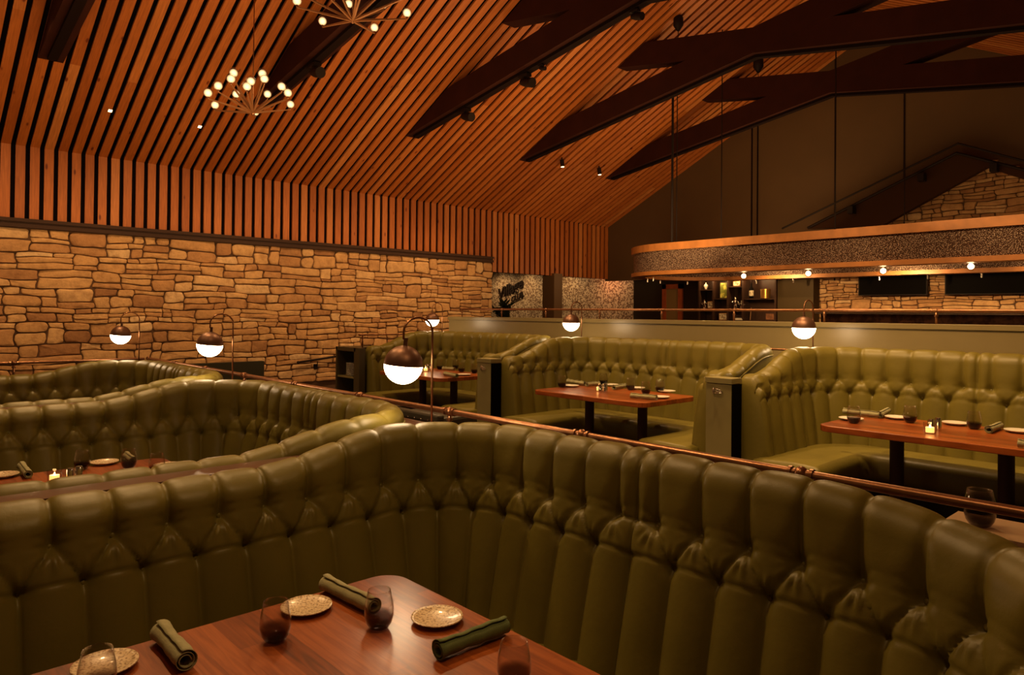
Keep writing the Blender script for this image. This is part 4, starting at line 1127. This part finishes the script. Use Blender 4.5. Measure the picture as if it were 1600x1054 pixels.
# back bar: door, shelving, screens
XB = 14.30
def bx(o_, x0, x1, y0, y1, z0, z1): return (x0-o_.x, x1-o_.x, y0-o_.y, y1-o_.y, z0-o_.z, z1-o_.z)
dl_ = atx(1037, 470, XB).y; dr_ = atx(1068, 470, XB).y; dt_ = atx(1050, 444, XB).z
t = thing('door_1', 'narrow red-framed door with an olive panel behind the bar rail', 'door', (XB-0.04, (dl_+dr_)/2, 0.7)); t['kind'] = 'structure'
w2 = (dl_-dr_)/2
M_red = simple('red_cedar', (0.60, 0.16, 0.05), 0.5, noise=0.15)
MB().box(-0.03, 0.03, -w2, -w2+0.11, 0, dt_-0.7).box(-0.03, 0.03, w2-0.11, w2, 0, dt_-0.7).box(-0.03, 0.03, -w2, w2, dt_-0.7-0.11, dt_-0.7).build('door_frame', M_red, t)
MB().box(-0.005, 0.02, -w2+0.11, w2-0.11, 0, dt_-0.7-0.11).build('door_panel', simple('olive_glass', (0.40, 0.30, 0.12), 0.4), t)
# shelving
yl = atx(1093, 470, 14.0).y; yr_ = atx(1213, 470, 14.0).y
t = thing('back_bar_shelving', 'dark open shelving behind the bar between red door and dark panel', 'shelving', (14.12, (yl+yr_)/2, 0.7))
hy = (yl-yr_)/2; H_ = 2.6-0.7
M_shelf = simple('dark_walnut_shelf', (0.05, 0.022, 0.012), 0.45, noise=0.2)
MB().box(0.12, 0.15, -hy, hy, 0, H_).build('back_panel', M_shelf, t)
zsh = [atx(1150, 500, 14.0).z-0.7, atx(1150, 481.5, 14.0).z-0.7, atx(1150, 466, 14.0).z-0.7]
for px in (1094, 1116, 1138.5, 1162, 1213):
    y = atx(px, 470, 14.0).y-t.location.y
    MB().box(-0.17, 0.12, y-0.018, y+0.018, 0, H_).build('upright', M_shelf, t)
cols = [(1094, 1116, (481.5, 452)), (1116, 1138.5, (500, 466)), (1138.5, 1162, (481.5, 447)), (1162, 1213, (500, 466))]
for (a, b_, zz) in cols:
    ya = atx(a, 470, 14.0).y-t.location.y; yb = atx(b_, 470, 14.0).y-t.location.y
    for zpx in zz:
        z_ = atx((a+b_)/2, zpx, 14.0).z-0.7
        MB().box(-0.16, 0.12, yb+0.018, ya-0.018, z_-0.025, z_).build('shelf', M_shelf, t)
def on_shelf(px, zpx): p = atx(px, zpx, 14.0); return Vector((14.0, p.y, p.z+0.001))
M_art = speckle_mat('yellow_print', (0.20, 0.22, 0.03), (0.75, 0.68, 0.12), 9, 0.45, 0.55, 0.5)
M_paper = speckle_mat('cream_print', (0.30, 0.22, 0.12), (0.75, 0.66, 0.45), 22, 0.42, 0.5, 0.5)
M_gold = simple('gold_tin', (0.62, 0.33, 0.08), 0.3, metal=0.8)
def frame(px, zpx, wpx, hpx, mat, label, nm='framed_print'):
    p = on_shelf(px, zpx); sc_ = (p-CAM).dot(fwd)/FPX; w_ = wpx*sc_*1.15; h_ = hpx*sc_
    t_ = thing(nm, label, 'picture', p, 0, 'pictures on the back bar')
    MB().box(0, 0.02, -w_/2, w_/2, 0, h_).build('frame', M_shelf if mat is not M_paper else M_gold, t_)
    MB().box(-0.004, 0.0, -w_/2+0.012, w_/2-0.012, 0.012, h_-0.012).build('print', mat, t_)
frame(1131, 466, 12, 25, M_art, 'tall yellow picture on the second bay of the back bar')
frame(1110, 481.5, 9, 11, M_paper, 'small cream picture on the first bay of the back bar')
frame(1130, 500, 13, 11, M_paper, 'cream picture low in the second bay of the back bar')
frame(1151, 447, 11, 8, M_paper, 'small gold picture at the top of the third bay')
frame(1203, 500, 13, 11, simple('brown_print', (0.22, 0.09, 0.04), 0.5, noise=0.4, nscale=20), 'dim brown picture low in the rightmost bay of the back bar')
# bottle
p = on_shelf(1174, 466); t = thing('bottle', 'dark bottle with a cream label on the back bar', 'bottle', p)
MB().lathe([(0.001, 0), (0.042, 0), (0.045, 0.02), (0.045, 0.20), (0.016, 0.26), (0.016, 0.34), (0.001, 0.34)], 20).build('body', M_black, t, smooth=True, auto=0.8)
MB().lathe([(0.0465, 0.05), (0.0465, 0.17)], 20).build('paper_label', M_paper, t, smooth=True)
# tin
p = on_shelf(1196, 466); t = thing('copper_tin', 'round golden tin on the back bar right of the bottle', 'tin', p)
MB().lathe([(0.001, 0), (0.10, 0), (0.10, 0.17), (0.001, 0.17)], 28).build('body', M_gold, t, smooth=True, auto=0.8)
MB().lathe([(0.001, 0.17), (0.105, 0.17), (0.105, 0.195), (0.001, 0.2)], 28).build('lid', M_gold, t, smooth=True, auto=0.8)
def figurine(px, zpx, h, label):
    p = on_shelf(px, zpx); t_ = thing('figurine', label, 'figurine', p, 0, 'silver figurines on the back bar')
    MB().lathe([(0.001, 0), (0.05, 0), (0.05, 0.02), (0.02, 0.03), (0.001, 0.03)], 16).build('base', M_silver, t_, smooth=True, auto=0.7)
    b_ = MB().tube([(0, 0.025, 0.025), (0, 0.02, h*0.35), (0, 0.0, h*0.5), (0, 0, h*0.75), (0, 0, h*0.86)], [0.014, 0.022, 0.03, 0.042, 0.015], 10)
    b_.tube([(0, -0.03, 0.025), (0, -0.02, h*0.3), (0, 0, h*0.5)], [0.012, 0.02, 0.025], 10)
    b_.tube([(0, 0.035, h*0.76), (-0.01, 0.085, h*0.62), (-0.01, 0.04, h*0.5)], 0.011, 8)
    b_.tube([(0, -0.035, h*0.76), (-0.01, -0.08, h*0.6), (-0.02, -0.06, h*0.42)], 0.011, 8)
    b_.sphere((0, 0, h*0.93), 0.028, 12, 8, 1.15)
    b_.build('body', M_silver, t_, smooth=True)
figurine(1149, 481.5, 0.22, 'silver figurine with hand on hip in the third bay of the back bar')
figurine(1159, 481.5, 0.15, 'smaller silver figurine at the right side of the third bay')
figurine(1101, 481.5, 0.17, 'silver figurine beside the small cream picture in the first bay')
p = on_shelf(1103, 452); t = thing('small_urn', 'small pale urn at the top of the first bay of the back bar', 'ornament', p)
MB().lathe([(0.001, 0), (0.03, 0), (0.02, 0.02), (0.05, 0.07), (0.045, 0.10), (0.02, 0.12), (0.001, 0.13)], 18).build('body', M_platew, t, smooth=True)
MB().sphere((0, 0, 0.14), 0.014).build('lid_knob', M_platew, t, smooth=True)
p = on_shelf(1156, 500); o = MB().box(-0.06, 0.06, -0.09, 0.09, 0, 0.02).box(-0.05, 0.055, -0.08, 0.085, 0.02, 0.045).build('flat_books', M_platew, None, bevel=0.002); o.location = p
tag(o, 'pale flat box low in the third bay of the back bar', 'box')
p = on_shelf(1172, 500); o = MB().box(0.0, 0.012, -0.01, 0.01, 0, 0.27).build('leaning_slat', M_silver, None, bevel=0.002); o.location = p; o.rotation_euler = (0.1, 0, 0)
tag(o, 'thin silver stick leaning in the rightmost bay of the back bar', 'stick')
# dark panel right of shelving
ya = atx(1215, 470, 14.0).y; yb = atx(1271, 470, 14.0).y
struct(MB().box(14.0, 14.28, yb, ya, 0.7, 2.55), 'wall_back_panel', simple('olive_panel', (0.07, 0.045, 0.016), 0.6, spec=0.2))
# screens
for (a, b_, ty, by, lb) in ((1341, 1449, 432, 462, 'black flat screen on the bar stone wall, left of the two'), (1476, 1640, 430, 460.5, 'black flat screen on the bar stone wall, cut by the right edge')):
    pa = atx(a, by, 14.12); pb = atx(b_, by, 14.12); zt2 = atx(a, ty, 14.12).z+0.12
    t = thing('television', lb, 'television', (14.12, (pa.y+pb.y)/2, pa.z), 0, 'screens over the bar')
    hw_ = (pa.y-pb.y)/2; hh = zt2-pa.z
    MB().box(0.0, 0.06, -hw_, hw_, 0, hh).build('housing', M_blk, t, bevel=0.004)
    MB().box(-0.004, 0.0, -hw_+0.02, hw_-0.02, 0.02, hh-0.02).build('screen', M_black, t)
    MB().box(0.06, 0.17, -0.15, 0.15, hh*0.3, hh*0.7).build('wall_mount', M_blk, t)
# bar counter with glassware strip
p = atx(1400, 487, 9.6)
t = thing('bar_counter', 'dark tiled bar counter with a bright steel edge behind the rail', 'bar counter', (9.9, 2.0, 0.7))
ce = atx(1280, 487, 9.6)
zc_ = p.z-0.7
M_tile = speckle_mat('brown_tile', (0.05, 0.022, 0.014), (0.16, 0.075, 0.045), 14, 0.4, 0.6, 0.3)
MB().box(-0.25, 0.5, -3.2, ce.y-2.0, 0, zc_-0.03).build('front', M_tile, t)
MB().box(-0.32, 0.6, -3.2, ce.y-2.0+0.05, zc_-0.03, zc_).build('top', M_silver, t, bevel=0.004)

# column, plant, sign
struct(MB().box(11.9, 12.18, 11.42, 11.8, 0.7, ZB+0.05), 'column_1', simple('brown_column', (0.16, 0.085, 0.035), 0.5))
pl_ = aty(792, 490, 12.3)
PXp = Vector((pl_.x, 12.2, 0.7))
pp2 = aty(787, 478, 12.2)
t = thing('potted_plant', 'dark broad-leaved plant at the end of the stone wall below the script sign', 'plant', (pp2.x, 12.2, 0.7))
lf = MB(); zc0 = pp2.z-0.7
for k in range(90):
    a = random.uniform(0, 2*PI); el = random.uniform(-0.3, 1.3); Ls = random.uniform(0.16, 0.34)
    d = Vector((math.cos(a)*math.cos(el), math.sin(a)*math.cos(el), math.sin(el)))
    base = Vector((random.uniform(-.08, .08), random.uniform(-.08, .08), zc0-0.1+random.uniform(-0.4, 0.12)))
    sd = d.cross(Vector((0, 0, 1))).normalized()*Ls*0.17; nn = d.cross(sd).normalized()*0.03
    vs = [base, base+d*Ls*0.35+sd-nn, base+d*Ls*0.7+sd*0.8, base+d*Ls, base+d*Ls*0.7-sd*0.8, base+d*Ls*0.35-sd-nn, base+d*Ls*0.5+nn]
    lf.add(vs, [(0, 1, 6), (1, 2, 6), (2, 3, 6), (3, 4, 6), (4, 5, 6), (5, 0, 6)])
lf.build('foliage', M_leaf, t)
MB().tube([(0, 0, 0.2), (0.02, 0, zc0*0.5), (0, 0, zc0)], 0.02, 8).build('stem', M_leaf, t)
MB().lathe([(0.001, 0), (0.16, 0), (0.2, 0.35), (0.18, 0.35), (0.15, 0.3), (0.001, 0.3)], 24).build('pot', M_blk, t, smooth=True, auto=0.8)
def text_obj(body, parent, size, ex, mat, shear=0.0):
    cu = bpy.data.curves.new(body, 'FONT'); cu.body = body; cu.size = size; cu.extrude = ex; cu.shear = shear; cu.offset = size*0.02
    o_ = bpy.data.objects.new('tmp', cu); COL.objects.link(o_)
    dg = bpy.context.evaluated_depsgraph_get(); dg.update()
    me = bpy.data.meshes.new_from_object(o_.evaluated_get(dg)); bpy.data.objects.remove(o_)
    me.name = 'lettering'; me.materials.clear()
    return link('lettering', me, mat, parent)
XS = 14.56
p = atx(778, 469, XS)
t = thing('script_sign', 'dark script sign reading Village CLUB on the patterned wallpaper', 'sign', p)
R90 = Matrix(((0, 0, -1), (-1, 0, 0), (0, 1, 0)))
sc_ = (p-CAM).dot(fwd)/FPX
o = text_obj('Village', t, 22*sc_, 0.015, M_blk, 0.35)
rotm = (R90.to_4x4() @ Matrix.Rotation(math.radians(18), 4, 'Z'))
o.matrix_local = Matrix.Translation((0, 0, 0.02)) @ rotm
o.scale = (1.05, 1.0, 1.0)
o = text_obj('CLUB', t, 11*sc_, 0.015, M_blk, 0.3)
pq = atx(799, 472, XS)-p
o.matrix_local = Matrix.Translation(pq) @ rotm
# red exit glow source: small exit sign lamp above wallpaper
li = bpy.data.lights.new('exit_glow', 'POINT'); li.energy = 3.0; li.color = (1, 0.08, 0.05); li.shadow_soft_size = 0.05
lo = bpy.data.objects.new('exit_glow', li); COL.objects.link(lo); pe = atx(938, 443, 14.2); lo.location = pe

# ------------------------------------------------------------------ lights
def spot(loc_, tgt, e, ang=60, blend=0.8, size=0.05, col=WARM):
    li = bpy.data.lights.new('spot', 'SPOT'); li.energy = e; li.color = col; li.spot_size = math.radians(ang); li.spot_blend = blend; li.shadow_soft_size = size
    o_ = bpy.data.objects.new('spot', li); COL.objects.link(o_); o_.location = loc_
    d = Vector(tgt)-Vector(loc_); o_.rotation_euler = d.to_track_quat('-Z', 'Y').to_euler(); return o_
def area(loc_, tgt, e, sx, sy, col=WARM):
    li = bpy.data.lights.new('area', 'AREA'); li.energy = e; li.color = col; li.shape = 'RECTANGLE'; li.size = sx; li.size_y = sy
    o_ = bpy.data.objects.new('area', li); COL.objects.link(o_); o_.location = loc_
    d = Vector(tgt)-Vector(loc_); o_.rotation_euler = d.to_track_quat('-Z', 'Y').to_euler(); return o_
# wall washers on the stone, from the slope slats
for x in (-0.8, 1.2, 3.2, 5.2, 7.2, 8.9):
    yy = 8.9; spot((x, yy, roofz(yy)-0.15), (x-(0.5 if x > 8 else 0), YS, 1.3), 230, 62 if x > 8 else 78, 1.0, 0.12)
area((11.9, 9.9, 2.55), (11.9, 11.5, 3.4), 9, 3.6, 0.3)  # mid-air strip lamps with no fixture, added to lift the slat wall
area((4.0, 9.4, 2.5), (4.0, 11.5, 3.5), 14, 11.0, 0.3)
# area lamps without fixtures, added over the aisle to brighten the slats
for x in (0.3, 2.8, 5.2, 7.2, 9.3):
    area((x, 6.4, 2.55), (x, 8.4, 5.5), 42, 1.8, 1.2)
    area((x, 3.6, 3.1), (x, 2.5, 5.5), 20, 1.8, 1.0)
area((11.95, 6.0, 3.1), (11.95, 7.5, 5.5), 34, 1.6, 1.6)
# down spots from the trusses onto the booths
for x, y, tx, ty, e in ((1.63, 4.0, 1.4, 1.9, 300), (1.63, 6.5, 1.2, 4.6, 330), (4.25, 6.0, 1.9, 3.8, 260), (1.63, 8.6, 1.4, 7.2, 330),
                     (4.25, 1.6, 5.6, 1.2, 480), (6.86, 3.6, 5.2, 2.2, 400), (4.25, 5.4, 5.8, 4.2, 480), (6.86, 7.2, 5.2, 6.8, 400), (4.25, 2.9, 5.8, 2.9, 400), (4.25, 7.6, 5.9, 6.9, 330)):
    zz = ZT0+SC*(YT0-y)-0.2 if y > YR else ZT0+SC*(YT0-(2*YR-y))-0.2
    spot((x, y, zz), (tx, ty, 0.9), e*0.8, 85, 1.0, 0.10)
for a, b_, e in (((1.63, 0.3, 5.0), (0.7, 2.7, 0.9), 120), ((0.3, 1.5, 5.5), (2.1, 1.4, 1.0), 60), ((-0.97, 4.3, 5.5), (2.1, 4.2, 0.9), 60), ((-0.97, 7.0, 5.2), (2.1, 6.9, 0.9), 60),
                 ((1.63, 3.0, 5.2), (0.8, 5.4, 0.9), 75), ((1.63, 5.6, 5.3), (0.8, 8.1, 0.9), 75), ((1.63, 2.5, 5.2), (5.2, 2.4, 1.0), 150), ((1.63, 5.0, 5.4), (5.2, 5.2, 1.0), 150), ((1.63, 0.3, 5.0), (5.6, 0.9, 1.0), 90), ((1.63, 7.6, 5.0), (4.9, 8.3, 1.0), 120)):
    a = (a[0], a[1], ZK-SC*abs(a[1]-YR)-0.22)
    spot(a, b_, e, 62, 1.0, 0.10)
# bar
for y in (6.4, 4.2, 2.0, 0.4):
    spot((12.4, y, 2.42), (14.3, y-0.1, 1.7), 95, 130, 1.0, 0.05)
area((11.95, 3.2, zt_+0.05), (11.95, 3.2, 8), 30, 1.6, 6.5)
for y in (-0.4, 1.4, 3.2, 5.0, 6.8):
    spot((6.86, y, 4.75), (10.6, y, 2.75), 420, 44, 1.0, 0.10)
for y in (0.2, 1.6, 3.0):
    spot((4.25, y, 4.9), (6.5, y-0.3, 1.5), 90, 55, 1.0, 0.10)
for px in (1105, 1127, 1150, 1175, 1198):  # unseen fill lamps added to brighten the dark shelving
    pq = atx(px, 440, 13.98); li = bpy.data.lights.new('shelf_fill', 'POINT'); li.energy = 5.0; li.color = WARM; li.shadow_soft_size = 0.02
    lo = bpy.data.objects.new('shelf_fill', li); COL.objects.link(lo); lo.location = (13.86, pq.y, 2.5)
for y in (16.2, 15.0, 13.4, 11.9):
    spot((13.9, y, 2.9), (14.6, y, 1.7), 34, 140, 1.0, 0.05)

w = bpy.data.worlds.new('world'); scene.world = w; w.use_nodes = True
bg = w.node_tree.nodes['Background']; bg.inputs[0].default_value = (1.0, 0.45, 0.16, 1); bg.inputs[1].default_value = 0.05
scene.view_settings.view_transform = 'Standard'; scene.view_settings.look = 'None'; scene.view_settings.gamma = 1
scene.view_settings.exposure = 0.0; scene.view_settings.use_curve_mapping = False
